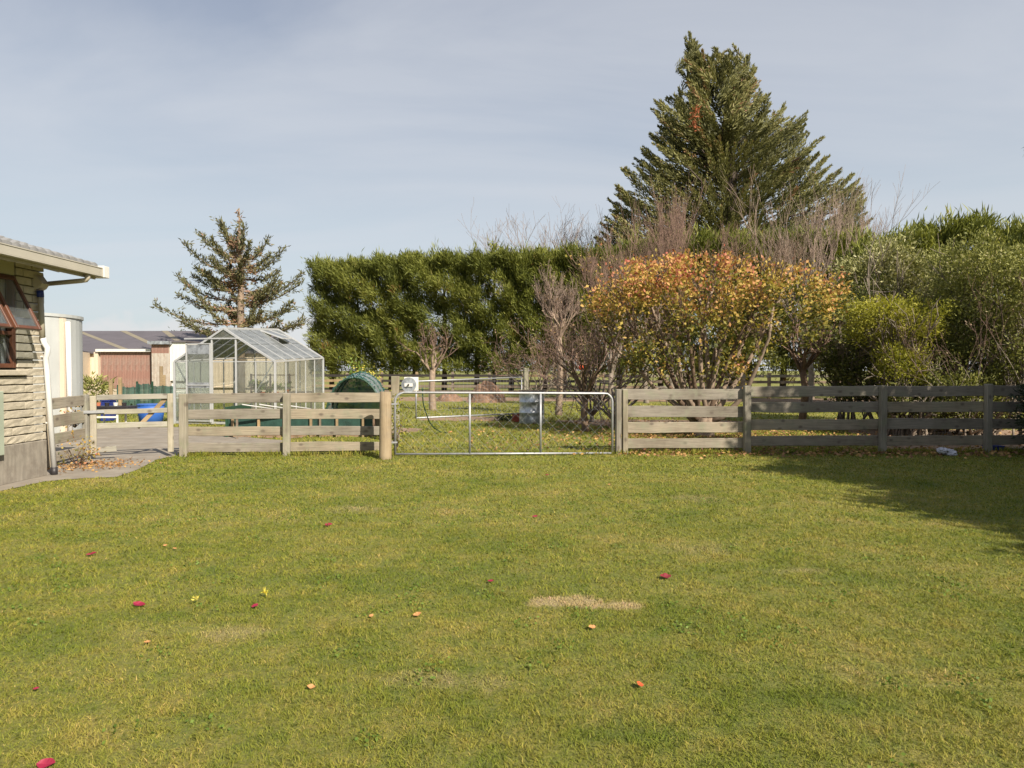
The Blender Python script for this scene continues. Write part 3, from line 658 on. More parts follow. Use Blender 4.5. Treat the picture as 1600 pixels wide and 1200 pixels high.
# walls with vertical cladding: one panel per sheet
def clad(parent, a, b, z0, z1, n, mat, name='cladding_panel', nrm=-1):
    a = Vector((a.x, a.y, 0)); b = Vector((b.x, b.y, 0))
    for k in range(n):
        p_ = a.lerp(b, k / n); q_ = a.lerp(b, (k + 1) / n); d_ = (q_ - p_); nv = Vector((d_.y, -d_.x, 0)).normalized(); mb = MB(); rib = 4
        V = []; 
        for i in range(rib * 2 + 1):
            c_ = p_ + d_ * (i / (rib * 2)) + nv * (.012 if i % 2 else 0); V += [(c_.x, c_.y, z0), (c_.x, c_.y, z1)]
        mb.add(V, [(2 * i, 2 * i + 2, 2 * i + 3, 2 * i + 1) for i in range(rib * 2)]); mb.build(name, mat, parent)
ins = Vector((0, .25, 0)); e0i = e0 + Vector((.25, 0.1, 0))
clad(barn, e0 + Vector((-.2, .3, 0)), e1 + ins, .45, 2.7, 6, 'cream_clad')
clad(barn, e1 + ins, e2 + ins, .45, 2.7, 14, 'cream_clad')
MB().box(e1.x, e2.x, 44.4, 51.5, 0, 2.6).build('wall', 'cream_clad', barn)
rs = thing('rusty_shed', 'low rust red iron lean-to with pale roof edge before the long shed', 'shed', at(196, 605, 38))
a, b = at(157, 600, 38), at(236, 600, 38); zt = at(0, 550, 38).z; ztt = at(0, 545.5, 38).z
clad(rs, a, b, 0, zt, 8, 'rust_sheet', 'iron_sheet')
MB().box(a.x - .15, b.x + .1, 37.8, 41, zt + .01, ztt).build('roof', 'white_paint', rs)
MB().box(a.x + .05, b.x - .05, 38.15, 40.8, 0, zt - .02).build('wall', 'rust_sheet', rs)
MB().box(a.x - .3, a.x - .08, 37.9, 38.1, 0, zt).build('corner_post', 'cream_clad', rs)
gs = thing('grey_shed', 'small weathered grey shed with a rusty band under its roof', 'shed', at(249, 605, 37.6))
a, b = at(237, 600, 37.6), at(264, 600, 37.6); z1_, z2_, z3_ = at(0, 552, 37.6).z, at(0, 538, 37.6).z, at(0, 533, 37.6).z
clad(gs, a, b, 0, z1_, 3, 'grey_sheet', 'wall_sheet'); clad(gs, a, b, z1_, z2_, 3, 'rust_sheet', 'wall_sheet')
MB().box(a.x - .12, b.x + .1, 37.4, 40.5, z2_, z3_).build('roof', 'galv_sheet', gs)
MB().box(a.x + .03, b.x - .03, 37.75, 40.4, 0, z2_ - .03).build('wall', 'grey_sheet', gs)
a, b = at(265, 600, 37.8), at(291, 600, 37.8)
wsd = thing('white_shed', 'plain white shed wall beside the weathered grey shed', 'shed', at(278, 605, 37.8))
clad(wsd, a, b, 1.0, at(0, 535, 37.8).z, 3, 'white_paint', 'wall_sheet'); MB().box(a.x, b.x, 37.95, 41, 0, at(0, 536, 37.8).z).build('wall', 'white_paint', wsd)
MB().box(a.x - .05, b.x + .05, 37.7, 41.1, at(0, 535, 37.8).z + .0, at(0, 533, 37.8).z + .03).build('roof', 'barn_roof', wsd)
tag(MB().box(-23, -18.2, 34.0, 34.35, 0, .62).build('rubble_wall', 'rubble', bevel=.04), 'low tan wall of rubble under the cream shed', 'wall')

# ------------------------------------------------------------------ fences
def fline(px): # x pixel -> point on the main fence line
    d = ray(px, 600); k = .0375; y = (12.6 + k * 6.08) / (1 - k * d.x / d.y); return Vector((d.x / d.y * y, y, 0))
fa = math.atan(.0375)
def fence_run(t, pxs, heights, mat='fence_wood'):
    for i in range(len(pxs) - 1):
        p0, p1 = fline(pxs[i]), fline(pxs[i + 1]); nv = Vector((-math.sin(fa), math.cos(fa), 0)) * .085
        for (zb, zt_) in heights:
            dz0, dz1 = random.gauss(0, .006), random.gauss(0, .006); c_ = (zb + zt_) / 2
            dv_ = (p1 - p0).normalized() * .004
            board('rail', mat, t, p0 + nv + dv_ + Vector((0, 0, c_ + dz0)), p1 + nv - dv_ + Vector((0, 0, c_ + dz1)), zt_ - zb + random.uniform(-.006, .004), .035)
fl = thing('rail_fence', 'sunlit weathered four-rail wooden fence in front of the greenhouse, between the two gates', 'fence', fline(445))
hl = [(.068, .24), (.375, .54), (.685, .865), (.985, 1.165)]
fence_run(fl, [287, 447, 593], hl)
for px, wd, tl_ in ((286, .135, 0), (447, .125, .008)):
    q = fline(px); post('post', 'post_wood', fl, q.x, q.y, -.1, 1.16 + (.0 if px == 286 else .01), wd, .11, fa, (tl_, 0))
q = g(601, 718); post('gate_post', 'corner_wood', fl, q.x, q.y + .06, -.15, 1.21, .215, .215, 0, (.006, 0), round_=True, label='thick round corner post with split tan grain')
fr = thing('rail_fence', 'long grey four-rail wooden fence beyond the wide metal gate, its far end shaded by trees', 'fence', fline(1270))
hm = [(.10, .29), (.40, .605), (.70, .908), (1.02, 1.222)]; hr = [(.14, .33), (.45, .655), (.785, .985), (1.09, 1.292)]
fence_run(fr, [972, 1168], hm); fence_run(fr, [1169, 1380, 1545, 1745], hr)
for px, wd, zt_ in ((977, .10, 1.235), (1168, .13, 1.30), (1380, .12, 1.30), (1545, .12, 1.33), (1745, .12, 1.32)):
    q = fline(px); post('post', 'post_wood', fr, q.x, q.y + (.0 if px > 1000 else -.0), -.1, zt_, wd, .11, fa, (random.gauss(0, .004), 0))
q = fline(966.5); post('gate_post', 'fence_wood', fr, q.x, q.y + .02, -.1, 1.235, .10, .14, fa)
# short side fence from house corner to the garden gate
G0 = Vector((at(137, 600, 12.05).x, 12.05, 0)); G1 = Vector((at(270, 600, 12.62).x, 12.62, 0))
sf = thing('rail_fence', 'short grey rail fence with creeper between the house downpipe and the garden gate', 'fence', (-7.6, 11.6, 0))
H0 = Vector((at(72, 600, 11.0).x, 11.0, 0)); pg = G0 + Vector((-.03, 0, 0))
for (zb, zt_) in [(.10, .26), (.38, .56), (.67, .87), (.97, 1.15)]:
    board('rail', 'fence_wood', sf, H0 + Vector((0, .08, (zb + zt_) / 2 - .01)), pg + Vector((-.02, .08, (zb + zt_) / 2 + .01)), zt_ - zb, .035)
post('post', 'fence_wood', sf, H0.x, H0.y + .0, -.1, 1.15, .1, .1, .5)
post('gate_post', 'gate_wood', sf, pg.x, pg.y, -.1, 1.165, .085, .11, 0, (-.012, 0))
# wooden garden gate
gg = thing('garden_gate', 'narrow weathered wooden gate with diagonal brace across the concrete path', 'gate', (G0 + G1) / 2)
gd = (G1 - G0).normalized(); gang = math.atan2(gd.y, gd.x)
def gp(u, zz): q = G0 + (G1 - G0) * u; return Vector((q.x, q.y, zz))
sL0 = gp(.055, 0); sR0 = gp(.965, 0)
post('stile', 'gate_wood', gg, sL0.x, sL0.y, .10, 1.14, .105, .05, gang); post('stile', 'gate_wood', gg, sR0.x, sR0.y, .08, 1.165, .10, .05, gang)
for (za, zb, zc) in [(1.115, 1.115, .095), (.855, .855, .085), (.60, .60, .10)]:
    board('gate_rail', 'gate_wood', gg, gp(.098, za), gp(.925, zb), zc, .035, .002)
board('gate_rail', 'gate_wood', gg, gp(.098, .18), gp(.32, .19), .10, .035, .002, label='broken stub of the bottom rail')
board('brace', 'stake_wood', gg, gp(.55, .55) + Vector((0, .045, 0)), gp(.90, 1.08) + Vector((0, .045, 0)), .075, .03, .002)
MB().bar(gp(-.04, .86) + Vector((0, -.07, 0)), gp(.2, .86) + Vector((0, -.045, 0)), .012, .05).build('strap_hinge', 'galv', gg)

# ------------------------------------------------------------------ wide metal gate
A = at(617, 600, 12.42); B = at(957, 600, 12.86); A.z = B.z = 0
mg = thing('field_gate', 'wide galvanised tube gate with wire mesh in front of the paddock', 'gate', (A + B) / 2)
def mgp(u, z_): q = A.lerp(B, u); return Vector((q.x, q.y, z_))
ztL, zbL, rr_ = 1.185, .055, .16; Wg = (B - A).length
def zt_at(u): return 1.185 - .025 * u
mb = MB(); pts_ = [mgp(0, .06), mgp(0, zt_at(0) - rr_)] + [mgp((rr_ - rr_ * math.cos(t)) / Wg, zt_at(0) - rr_ + rr_ * math.sin(t)) for t in (PI / 8, PI / 4, 3 * PI / 8)] + [mgp(rr_ / Wg, zt_at(0)), mgp(1 - rr_ / Wg, zt_at(1))] + \
    [mgp(1 - (rr_ - rr_ * math.cos(t)) / Wg, zt_at(1) - rr_ + rr_ * math.sin(t)) for t in (3 * PI / 8, PI / 4, PI / 8)] + [mgp(1, zt_at(1) - rr_), mgp(1, .03)]
mb.tube(pts_, .022, 10).build('gate_frame', 'galv', mg, smooth=True)
MB().tube([mgp(0.003, .065), mgp(.997, .03)], .02, 10).build('bottom_rail', 'galv', mg, smooth=True)
for u in (.336, .662): MB().tube([mgp(u, .06), mgp(u, zt_at(u) - .01)], .021, 10).build('upright', 'galv', mg, smooth=True)
segs = []; s_ = .115
def clip_seg(u0, z0, u1, z1):
    segs.append((*mgp(u0 / Wg, z0), *mgp(u1 / Wg, z1), .0017, .0017))
ncol = int(Wg / s_)
for i in range(ncol):
    for j in range(9):
        u0 = (i + .0) * s_ + .03; z0 = .09 + j * s_
        if u0 + s_ > Wg - .03 or z0 + s_ > 1.15: continue
        if (i < 1 or i > ncol - 3) and j > 7: continue
        if (i + j) % 2: clip_seg(u0, z0, u0 + s_, z0 + s_)
        else: clip_seg(u0, z0 + s_, u0 + s_, z0)
link('wire_mesh', prisms(segs), 'galv', mg, (0, 0, 0), kind='stuff')
MB().bar(mgp(-.03, .28), mgp(.01, .28), .05, .03).bar(mgp(-.03, .98), mgp(.01, .98), .05, .03).build('gate_hinge', 'galv', mg)
MB().tube([mgp(.985, .86), mgp(1.0, .80), mgp(1.012, .86), mgp(1.02, .95)], .012, 6).build('latch_chain', 'black_rail', mg)

# second gate further back, with its two posts and the hose reel
P1 = g(618, 690); gp2 = thing('gate_post', 'slim square wooden post carrying the white hose reel behind the field gate', 'post', P1)
post('post', 'post_wood', gp2, P1.x, P1.y, -.1, 1.46, .17, .15)
A2 = at(650, 600, 17.3); B2 = at(815, 600, 21.2); A2.z = B2.z = 0
g2 = thing('field_gate', 'old tube gate hanging between the paddock posts behind the wide gate', 'gate', (A2 + B2) / 2)
def m2(u, z_): q = A2.lerp(B2, u); return Vector((q.x, q.y, z_))
MB().tube([m2(0, 1.31), m2(1, 1.37)], .022, 8).build('top_rail', 'galv', g2, smooth=True)
MB().tube([m2(0, .38), m2(1, .25)], .022, 8).build('bottom_rail', 'galv', g2, smooth=True)
MB().tube([m2(0, .38), m2(0, 1.31)], .02, 8).build('upright', 'galv', g2, smooth=True); MB().tube([m2(1, .25), m2(1, 1.37)], .02, 8).build('upright', 'galv', g2, smooth=True)
segs = []
for i in range(1, 30): segs.append((*m2(i / 30, .35), *m2(i / 30, 1.33), .0022, .0022))
for z_ in (.55, .75, .95, 1.15): segs.append((*m2(0, z_), *m2(1, z_), .0022, .0022))
link('wire_mesh', prisms(segs), 'galv', g2, (0, 0, 0), kind='stuff')
q = at(822, 600, 21.4); t = thing('gate_post', 'pale leaning post beyond the metal drum, end of the old gate', 'post', (q.x, q.y, 0)); post('post', 'post_wood', t, q.x, q.y, -.1, 1.66, .15, .15, .2)
rl = at(640, 601, 15.3); reel = thing('hose_reel', 'round white hose reel on a square plate fixed to the slim post', 'hose reel', rl)
def disc(mb, c, r_, y0, y1, n=28):
    V = [(c.x + r_ * math.cos(2 * PI * k / n), y_, c.z + r_ * math.sin(2 * PI * k / n)) for y_ in (y0, y1) for k in range(n)]
    mb.add(V, [tuple(range(n)), tuple(range(n, 2 * n))[::-1]] + [(k, k + n, (k + 1) % n + n, (k + 1) % n) for k in range(n)]); return mb
MB().box(rl.x - .13, rl.x + .19, 15.34, 15.36, rl.z - .14, rl.z + .17).build('back_plate', 'white_paint', reel, bevel=.004)
disc(MB(), rl, .165, 15.16, 15.19).build('flange', 'galv_sheet', reel); disc(MB(), rl, .09, 15.191, 15.33).build('drum', 'bath', reel)
MB().box(rl.x - .09, rl.x + .09, 15.13, 15.158, rl.z - .04, rl.z + .03).build('maker_plate', 'white_paint', reel); disc(MB(), rl, .02, 15.09, 15.128, 12).build('hub', 'black_plastic', reel)
MB().box(rl.x - .27, rl.x - .14, 15.33, 15.37, rl.z - .04, rl.z).build('bracket', 'hose_green', reel)
hs = thing('garden_hose', 'dark green hose hanging from the reel and trailing on the grass', 'hose', g(680, 676))
cps = [at(660, 606, 15.3), at(661, 628, 15.4), at(665, 643, 15.6), g(672, 662, .25), g(681, 674, .06), g(690, 677, .02), g(698, 678, .02)]
cps[3] = at(671, 659, 15.9); cps[4] = at(679, 669, 16.2); cps[4].z = max(.03, cps[4].z); cps[5] = g(689, 675, .02); cps[6] = g(699, 676, .02)
sm = []
for i in range(len(cps) - 1):
    p0 = cps[max(0, i - 1)]; p1 = cps[i]; p2 = cps[i + 1]; p3 = cps[min(len(cps) - 1, i + 2)]
    for k in range(5):
        t_ = k / 5; sm.append(.5 * ((2 * p1) + (-p0 + p2) * t_ + (2 * p0 - 5 * p1 + 4 * p2 - p3) * t_ ** 2 + (-p0 + 3 * p1 - 3 * p2 + p3) * t_ ** 3))
MB().tube(sm + [cps[-1]], .014, 7).build('hose_tube', 'hose_green', hs, smooth=True)
MB().tube([cps[-1], cps[-1] + Vector((.12, .0, .03))], .016, 8).build('nozzle', 'tan_leaf', hs, smooth=True)

# ------------------------------------------------------------------ back fence across the paddock
bf = thing('paddock_fence', 'dark far fence of posts and rails crossing the paddock in front of the pine hedge', 'fence', (0, 40, 0))
bx0, bx1 = at(490, 600, 42.5), at(1340, 600, 36.5); nb = 14
for k in range(nb + 1):
    q = bx0.lerp(bx1, k / nb); post('post', 'old_wood' if k % 3 else 'stake_wood', bf, q.x, q.y, -.1, 1.45 + random.uniform(-.04, .06), .16, .14)
    if k < nb:
        q2 = bx0.lerp(bx1, (k + 1) / nb)
        for j, zc in enumerate((.30, .62, .94, 1.26)):
            mt = 'stake_wood' if ((k < 2 and j in (1, 2)) or (k in (7, 6) and j == 3)) else ('black_rail' if (j in (3, 2) and k < 9) else 'old_wood')
            if k > 8 and j in (1, 3): mt = 'fence_wood'
            board('rail', mt, bf, Vector((q.x, q.y - .09, zc)), Vector((q2.x, q2.y - .09, zc + random.gauss(0, .01))), .15, .035)
tag(MB().box(-20.5, -14.4, 30.5, 30.54, .75, .80).box(-20.5, -14.4, 30.5, 30.54, .4, .45).box(-20.5, -20.4, 30.45, 30.6, 0, 1.0).box(-17.5, -17.4, 30.45, 30.6, 0, 1.0).box(-14.5, -14.4, 30.45, 30.6, 0, 1.0).build('garden_rail', 'old_wood'), 'thin low rail fence behind the vegetable beds', 'fence')

# ------------------------------------------------------------------ greenhouse
ga = math.radians(10); gs_ = Vector((math.sin(ga), math.cos(ga), 0)); gw = Vector((-math.cos(ga), math.sin(ga), 0)); Bc = Vector((at(430, 600, 19.5).x, 19.5, 0)); GW, GL, EH, RH = 3.2, 3.07, 1.84, 2.80
slope = math.tan(math.radians(2.8))
def gq(u, v, z_): return Bc + gw * u + gs_ * v + Vector((0, 0, z_ + v * slope))     # u across the gable, v along the ridge
gh = thing('greenhouse', 'aluminium and glass greenhouse with its sliding door open behind the wooden fence', 'greenhouse', gq(GW / 2, GL / 2, 0))
bw = .028
def gbar(p_, q_, name='glazing_bar', w_=bw, mat='alu'): return MB().bar(p_, q_, w_, w_).build(name, mat, gh)
for (u, v) in ((0, 0), (GW, 0), (0, GL), (GW, GL)): gbar(gq(u, v, 0), gq(u, v, EH), 'corner_post', .06)
for v in (0, GL):
    gbar(gq(0, v, EH), gq(GW / 2, v, RH), 'rafter', .055); gbar(gq(GW, v, EH), gq(GW / 2, v, RH), 'rafter', .055); gbar(gq(0.03, v, EH), gq(GW - .03, v, EH), 'tie_bar', .03); gbar(gq(0.03, v, .06), gq(GW - .03, v, .06), 'sill_bar', .06)
for u in (0, GW): gbar(gq(u, .03, EH), gq(u, GL - .03, EH), 'eave_bar', .05); gbar(gq(u, .03, .06), gq(u, GL - .03, .06), 'sill_bar', .06)
gbar(gq(GW / 2, 0.03, RH), gq(GW / 2, GL - .03, RH), 'ridge_bar', .06)
nbay = 5
def pane(pts, mat='glass'):
    n = len(pts); nn = (pts[1] - pts[0]).cross(pts[2] - pts[0]).normalized() * .004
    mb = MB(); mb.add([tuple(q) for q in pts] + [tuple(q + nn) for q in pts], [tuple(range(n)), tuple(range(n, 2 * n))[::-1]] + [(i, i + n, (i + 1) % n + n, (i + 1) % n) for i in range(n)])
    mb.build('pane', mat, gh)
for k in range(nbay):
    v0, v1 = GL * k / nbay, GL * (k + 1) / nbay; a_, b_ = v0 + .03, v1 - .03
    for u in (0, GW):
        if k: gbar(gq(u, v0, .09), gq(u, v0, EH - .03)); gbar(gq(u, v0, EH), gq(GW / 2, v0, RH - .03), 'rafter', .035)
        pane([gq(u, a_, .1), gq(u, b_, .1), gq(u, b_, .95), gq(u, a_, .95)]); pane([gq(u, a_, .97), gq(u, b_, .97), gq(u, b_, EH - .04), gq(u, a_, EH - .04)])
        e_, r_ = gq(u, 0, EH), gq(GW / 2, 0, RH); f = lambda v, t_: gq(u + (GW / 2 - u) * t_, v, EH + (RH - EH) * t_)
        pane([f(a_, .04), f(b_, .04), f(b_, .5), f(a_, .5)], 'roof_glass')
        if not (u == 0 and k == 3): pane([f(a_, .51), f(b_, .51), f(b_, .96), f(a_, .96)], 'roof_glass')
        else:
            c0 = [f(a_, .52), f(b_, .52), f(b_, .96), f(a_, .96)]; c0[0] = c0[0] + Vector((0.05, 0, .16)); c0[1] = c0[1] + Vector((0.05, 0, .16)); pane(c0, 'roof_glass')
            gbar(c0[0], c0[1], 'vent_frame', .04); gbar(c0[1], c0[2], 'vent_frame', .04); gbar(c0[0], c0[3], 'vent_frame', .04)
def gz_at(u): return EH + (RH - EH) * (1 - abs(u - GW / 2) / (GW / 2))
for u in (.82, 1.25, 2.04, 2.45): gbar(gq(u, GL, .09), gq(u, GL, gz_at(u) - .03))
for (ua, ub) in ((.03, .8), (.84, 1.23), (1.27, 2.02), (2.06, 2.43), (2.47, GW - .03)):
    pane([gq(ua, GL, .1), gq(ub, GL, .1), gq(ub, GL, EH - .02), gq(ua, GL, EH - .02)]); pane([gq(ua, GL, EH + .02), gq(ub, GL, EH + .02), gq(ub, GL, gz_at(ub) - .04), gq(ua, GL, max(EH + .03, gz_at(ua) - .04))])
D0, D1 = 1.22, 1.98; DH = 2.50        # doorway
for u in (D0, D1): gbar(gq(u, 0, .09), gq(u, 0, min(DH, gz_at(u)) - .02), 'door_jamb', .045)
gbar(gq(D0 - .1, -.02, gz_at(D0 - .1) + .0), gq(2.85, -.02, gz_at(D0 - .1)), 'door_track', .04)
pane([gq(D0, 0, DH + .02), gq(D1, 0, DH + .02), gq(D1, 0, gz_at(D1) - .05), gq(GW / 2, 0, RH - .06), gq(D0, 0, gz_at(D0) - .05)])
for (ua, ub) in ((.03, .58), (.62, D0 - .03), (D1 + .03, 2.55), (2.59, GW - .03)):
    pane([gq(ua, 0, .1), gq(ub, 0, .1), gq(ub, 0, .95), gq(ua, 0, .95)]); pane([gq(ua, 0, .97), gq(ub, 0, .97), gq(ub, 0, EH - .02), gq(ua, 0, EH - .02)])
for u in (.60, 2.57): gbar(gq(u, 0, .09), gq(u, 0, EH))
gbar(gq(.05, 0.03, EH), gq(.62, .03, .95), 'wind_brace', .02); gbar(gq(.62, .03, .95), gq(.3, 0.03, .1), 'wind_brace', .02)
gbar(gq(GW - .05, 0.03, EH - .05), gq(GW - .55, .03, .9), 'wind_brace', .035); gbar(gq(GW - .55, 0.03, .9), gq(GW - .35, .03, .15), 'wind_brace', .035)
# sliding door slid to the far side
E0, E1 = 2.0, 2.76; door = MB()
for (pa1, pb1) in ((gq(E0, -.06, .08), gq(E0, -.06, 2.38)), (gq(E1, -.06, .08), gq(E1, -.06, 2.38)), (gq(E0, -.06, 2.36), gq(E1, -.06, 2.36)), (gq(E0, -.06, 1.16), gq(E1, -.06, 1.16)), (gq(E0, -.06, .12), gq(E1, -.06, .12)), (gq(E0, -.06, .75), gq(E1, -.06, .75))): door.bar(pa1, pb1, .045, .03)
dr = door.build('sliding_door', 'alu', gh)
for (z0_, z1__) in ((.14, .73), (.77, 1.10), (1.2, 2.05)):
    mb = MB(); mb.bar(gq((E0 + E1) / 2, -.06, z0_), gq((E0 + E1) / 2, -.06, z1__), .70, .004, up=gs_); mb.build('pane', 'glass', dr)
MB().bar(gq((E0 + E1) / 2, -.06, 2.06), gq((E0 + E1) / 2, -.06, 2.33), .70, .006, up=gs_).bar(gq((E0 + E1) / 2, -.06, 1.08), gq((E0 + E1) / 2, -.06, 1.24), .70, .006, up=gs_).build('kick_panel', 'galv_sheet', dr)
# bench and plants inside
bn = thing('potting_bench', 'dark wooden bench inside the greenhouse', 'bench', gq(.6, 1.5, 0)); mb = MB(); mb.bar(gq(.55, .3, .75), gq(.55, 2.8, .75), .7, .04); mb.build('bench_top', 'old_wood', bn)
for v in (.35, 1.55, 2.7):
    for u in (.25, .85): MB().bar(gq(u, v, 0), gq(u, v, .73), .05, .05).build('leg', 'old_wood', bn)
sh = thing('plant_shelf', 'rust brown slatted shelf behind the greenhouse glass', 'shelf', gq(1.2, 2.6, 0))
for z_ in (.5, .9, 1.3): MB().bar(gq(.9, 2.7, z_), gq(2.3, 2.7, z_), .3, .03).build('shelf_board', 'mulch', sh)
for u in (.92, 1.6, 2.28): MB().bar(gq(u, 2.56, 0), gq(u, 2.56, 1.35), .05, .05).build('upright', 'mulch', sh)
def potplant(u, v, z_, lab, bloom, sc=1.0, pot='terracotta'):
    b = gq(u, v, z_); t = thing('potted_plant', lab, 'plant', b, 'potted plants in the greenhouse')
    MB().tube([b, b + Vector((0, 0, .16 * sc))], [.06 * sc, .085 * sc], 12).build('pot', pot, t, smooth=False)
    C = np.array(b)[None] + R.normal(size=(10, 3)) * [.08 * sc, .08 * sc, .06 * sc] + [0, 0, .27 * sc]; D = R.normal(size=(10, 3)) + [0, 0, .6]
    crown(t, [clumps(C, D, 8, .03, .11 * sc, .06 * sc)], 'veg', 'leaves')
    if bloom:
        C = np.array(b)[None] + R.normal(size=(5, 3)) * [.06, .06, .03] + [0, 0, .40 * sc]; crown(t, [clumps(C, R.normal(size=(5, 3)), 9, .02, .06, .05)], 'yellow_bloom', 'blossom')
potplant(.25, .5, .77, 'yellow flowering pot plant at the front corner of the greenhouse bench', True)
potplant(.68, .5, .77, 'green pot plant with one yellow bloom, second from the front corner', True)
potplant(.9, .6, .77, 'leafy green pot plant in a white pot near the door', False, 1.2, 'white_paint')
potplant(.45, 1.5, .77, 'plain green pot plant halfway along the greenhouse bench', False, .9)
potplant(1.0, .25, .62, 'small green pot plant nearest the open door', False, .8)

# ------------------------------------------------------------------ vegetable cloche and garden bits
ct = thing('garden_cloche', 'teal netted tunnel cloche behind the rail fence beside the greenhouse', 'cloche', (g(555, 672).x, 17.2, 0))
def hoop(cx, y_, w_, h_, n=18): return [Vector((cx - w_ / 2 * math.cos(PI * k / n), y_, h_ * math.sin(PI * k / n) ** .75)) for k in range(n + 1)]
cy0, cy1 = 16.4, 18.0; hA = hoop(at(553, 600, cy0).x, cy0, 1.42, 1.42); hB = hoop(at(566, 600, cy1).x, cy1, 1.42, 1.52)
for hh in (hA, hB, [a_.lerp(b_, .5) for a_, b_ in zip(hA, hB)]): MB().tube(hh, .022, 7).build('hoop', 'hose_green', ct, smooth=True)
V = [tuple(v) for v in hA] + [tuple(v) for v in hB]; n = len(hA)
MB().add(V, [(i, i + 1, n + i + 1, n + i) for i in range(n - 1)]).build('net_cover', 'net_sheet', ct)
MB().add([tuple(v) for v in hB], [tuple(range(n))]).build('net_end', 'net_sheet', ct)
P = []; 
for k in range(1500):
    i = R.uniform(0, n - 1.001); a_ = hA[int(i)].lerp(hA[int(i) + 1], i % 1); b_ = hB[int(i)].lerp(hB[int(i) + 1], i % 1); P.append(np.array(a_.lerp(b_, R.choice([R.uniform(0, .12), R.uniform(.45, .55), R.uniform(.9, 1)])) + Vector((0, 0, .012))))
P = np.array(P); crown(ct, [(P, R.normal(size=P.shape), np.full(len(P), .06), np.full(len(P), .03), R.uniform(.2, 1, len(P)))], 'netting', 'net_folds')
bed = thing('raised_bed', 'low raised garden bed wrapped in dark green shade cloth along the rail fence', 'garden bed', (g(470, 665).x, 17.0, 0))
ax, bx = at(373, 600, 16.9).x, at(590, 600, 16.9).x
MB().box(ax, bx, 16.25, 16.3, .12, .55).box(ax, bx, 17.6, 17.65, .0, .55).build('bed_side', 'net_sheet', bed); MB().box(ax + .02, bx - .02, 16.32, 17.58, 0, .42).build('bed_soil', 'soil', bed)
MB().box(ax - .05, ax, 16.2, 17.7, 0, .72).build('bed_end', 'hose_green', bed)
for k in range(6): MB().box(ax + .1 + k * .62, ax + .15 + k * .62, 16.18, 16.23, 0, .6).build('bed_stake', 'stake_wood', bed)
for k, (px, y_, zz) in enumerate(((398, 15.9, .80), (425, 16.0, .78), (458, 16.1, .79))):
    a_ = at(px - 20, 632, y_); b_ = at(px + 28, 639, y_ + .6)
    tag(MB().tube([a_, b_], .014, 8).build('pvc_pipe', 'bath', smooth=True), ['white pipe lying on the shade cloth bed, end nearest the greenhouse door', 'white pipe lying on the shade cloth bed, middle one', 'white pipe lying on the shade cloth bed beside the fence post'][k], 'pipe', 'white pipes on the bed')
    MB
# props holding the pipes up: crossbars
tag(MB().bar(at(368, 640, 15.85), at(505, 640, 16.2), .04, .04).bar(at(370, 640, 15.85), Vector((at(370, 640, 15.85).x, 15.85, 0)), .04, .04).bar(at(500, 640, 16.2), Vector((at(500, 640, 16.2).x, 16.2, 0)), .04, .04).build('prop_rail', 'old_wood'), 'dark timber crossbar holding the white pipes over the bed', 'timber')
def fluffy(name, label, cat, base, rad, n, per, Ln, Wd, mat, crad=.12, group=None, stem='bark_brown', up=.5, tint=None, hz=None):
    b = np.array(base, float); t = thing(name, label, cat, base, group)
    u = unit(R.normal(size=(n, 3))); rr = R.uniform(.45, 1, (n, 1)) ** .5; rad = np.array(rad); C = b + [0, 0, rad[2] if hz is None else hz] + u * rr * rad
    C[:, 2] = np.maximum(C[:, 2], b[2] + .03)
    crown(t, [clumps(C, u + [0, 0, up], per, crad, Ln, Wd, tint=tint)], mat, 'leaves')
    segs = []
    for k in range(7): grow(segs, (0, 0, 0), unit(R.normal(size=(1, 3)) * [.8 * rad[0] / rad[2], .8 * rad[1] / rad[2], .1] + [0, 0, 1])[0], rad[2] * .8, .006 + rad[2] * .005, 1, spread=.25, tips=None)
    link('stems', prisms(segs), stem, t, base, kind='stuff'); return t
fluffy('yellow_flower_plant', 'tall green plant standing behind the teal netted cloche', 'plant', (at(557, 600, 19.5).x, 19.5, 0), (.25, .2, .9), 30, 10, .1, .05, 'veg')
for (px, py, lb) in ((558, 580, 'pale yellow flower spray above the top of the teal cloche'), (588, 583, 'pale yellow flower spray between the teal cloche and the gate post')):
    c_ = at(px, py, 19.3); t = thing('flower_spray', lb, 'flower', (c_.x, c_.y, 0), 'yellow flower sprays'); C = np.array(c_)[None] + R.normal(size=(14, 3)) * [.12, .1, .09]
    crown(t, [clumps(C, R.normal(size=(14, 3)), 4, .03, .055, .035)], 'yellow_bloom', 'blossom'); MB().tube([(c_.x, c_.y, 0), c_], .012, 6).build('stem', 'veg', t)
fluffy('climbing_plant', 'yellowing leafy plant growing between the round corner post and the field gate', 'plant', (g(612, 712).x, 13.3, 0), (.10, .10, .60), 42, 8, .06, .04, 'lime', .04)
fluffy('creeper', 'yellow and orange creeper growing through the short grey fence', 'creeper', (-7.25, 11.35, 0), (.32, .12, .26), 26, 7, .05, .032, 'autumn', .05)
fluffy('creeper', 'small green and yellow creeper against the water tank above the short fence', 'creeper', (-7.95, 12.4, .55), (.18, .15, .25), 26, 6, .05, .03, 'autumn', .05)
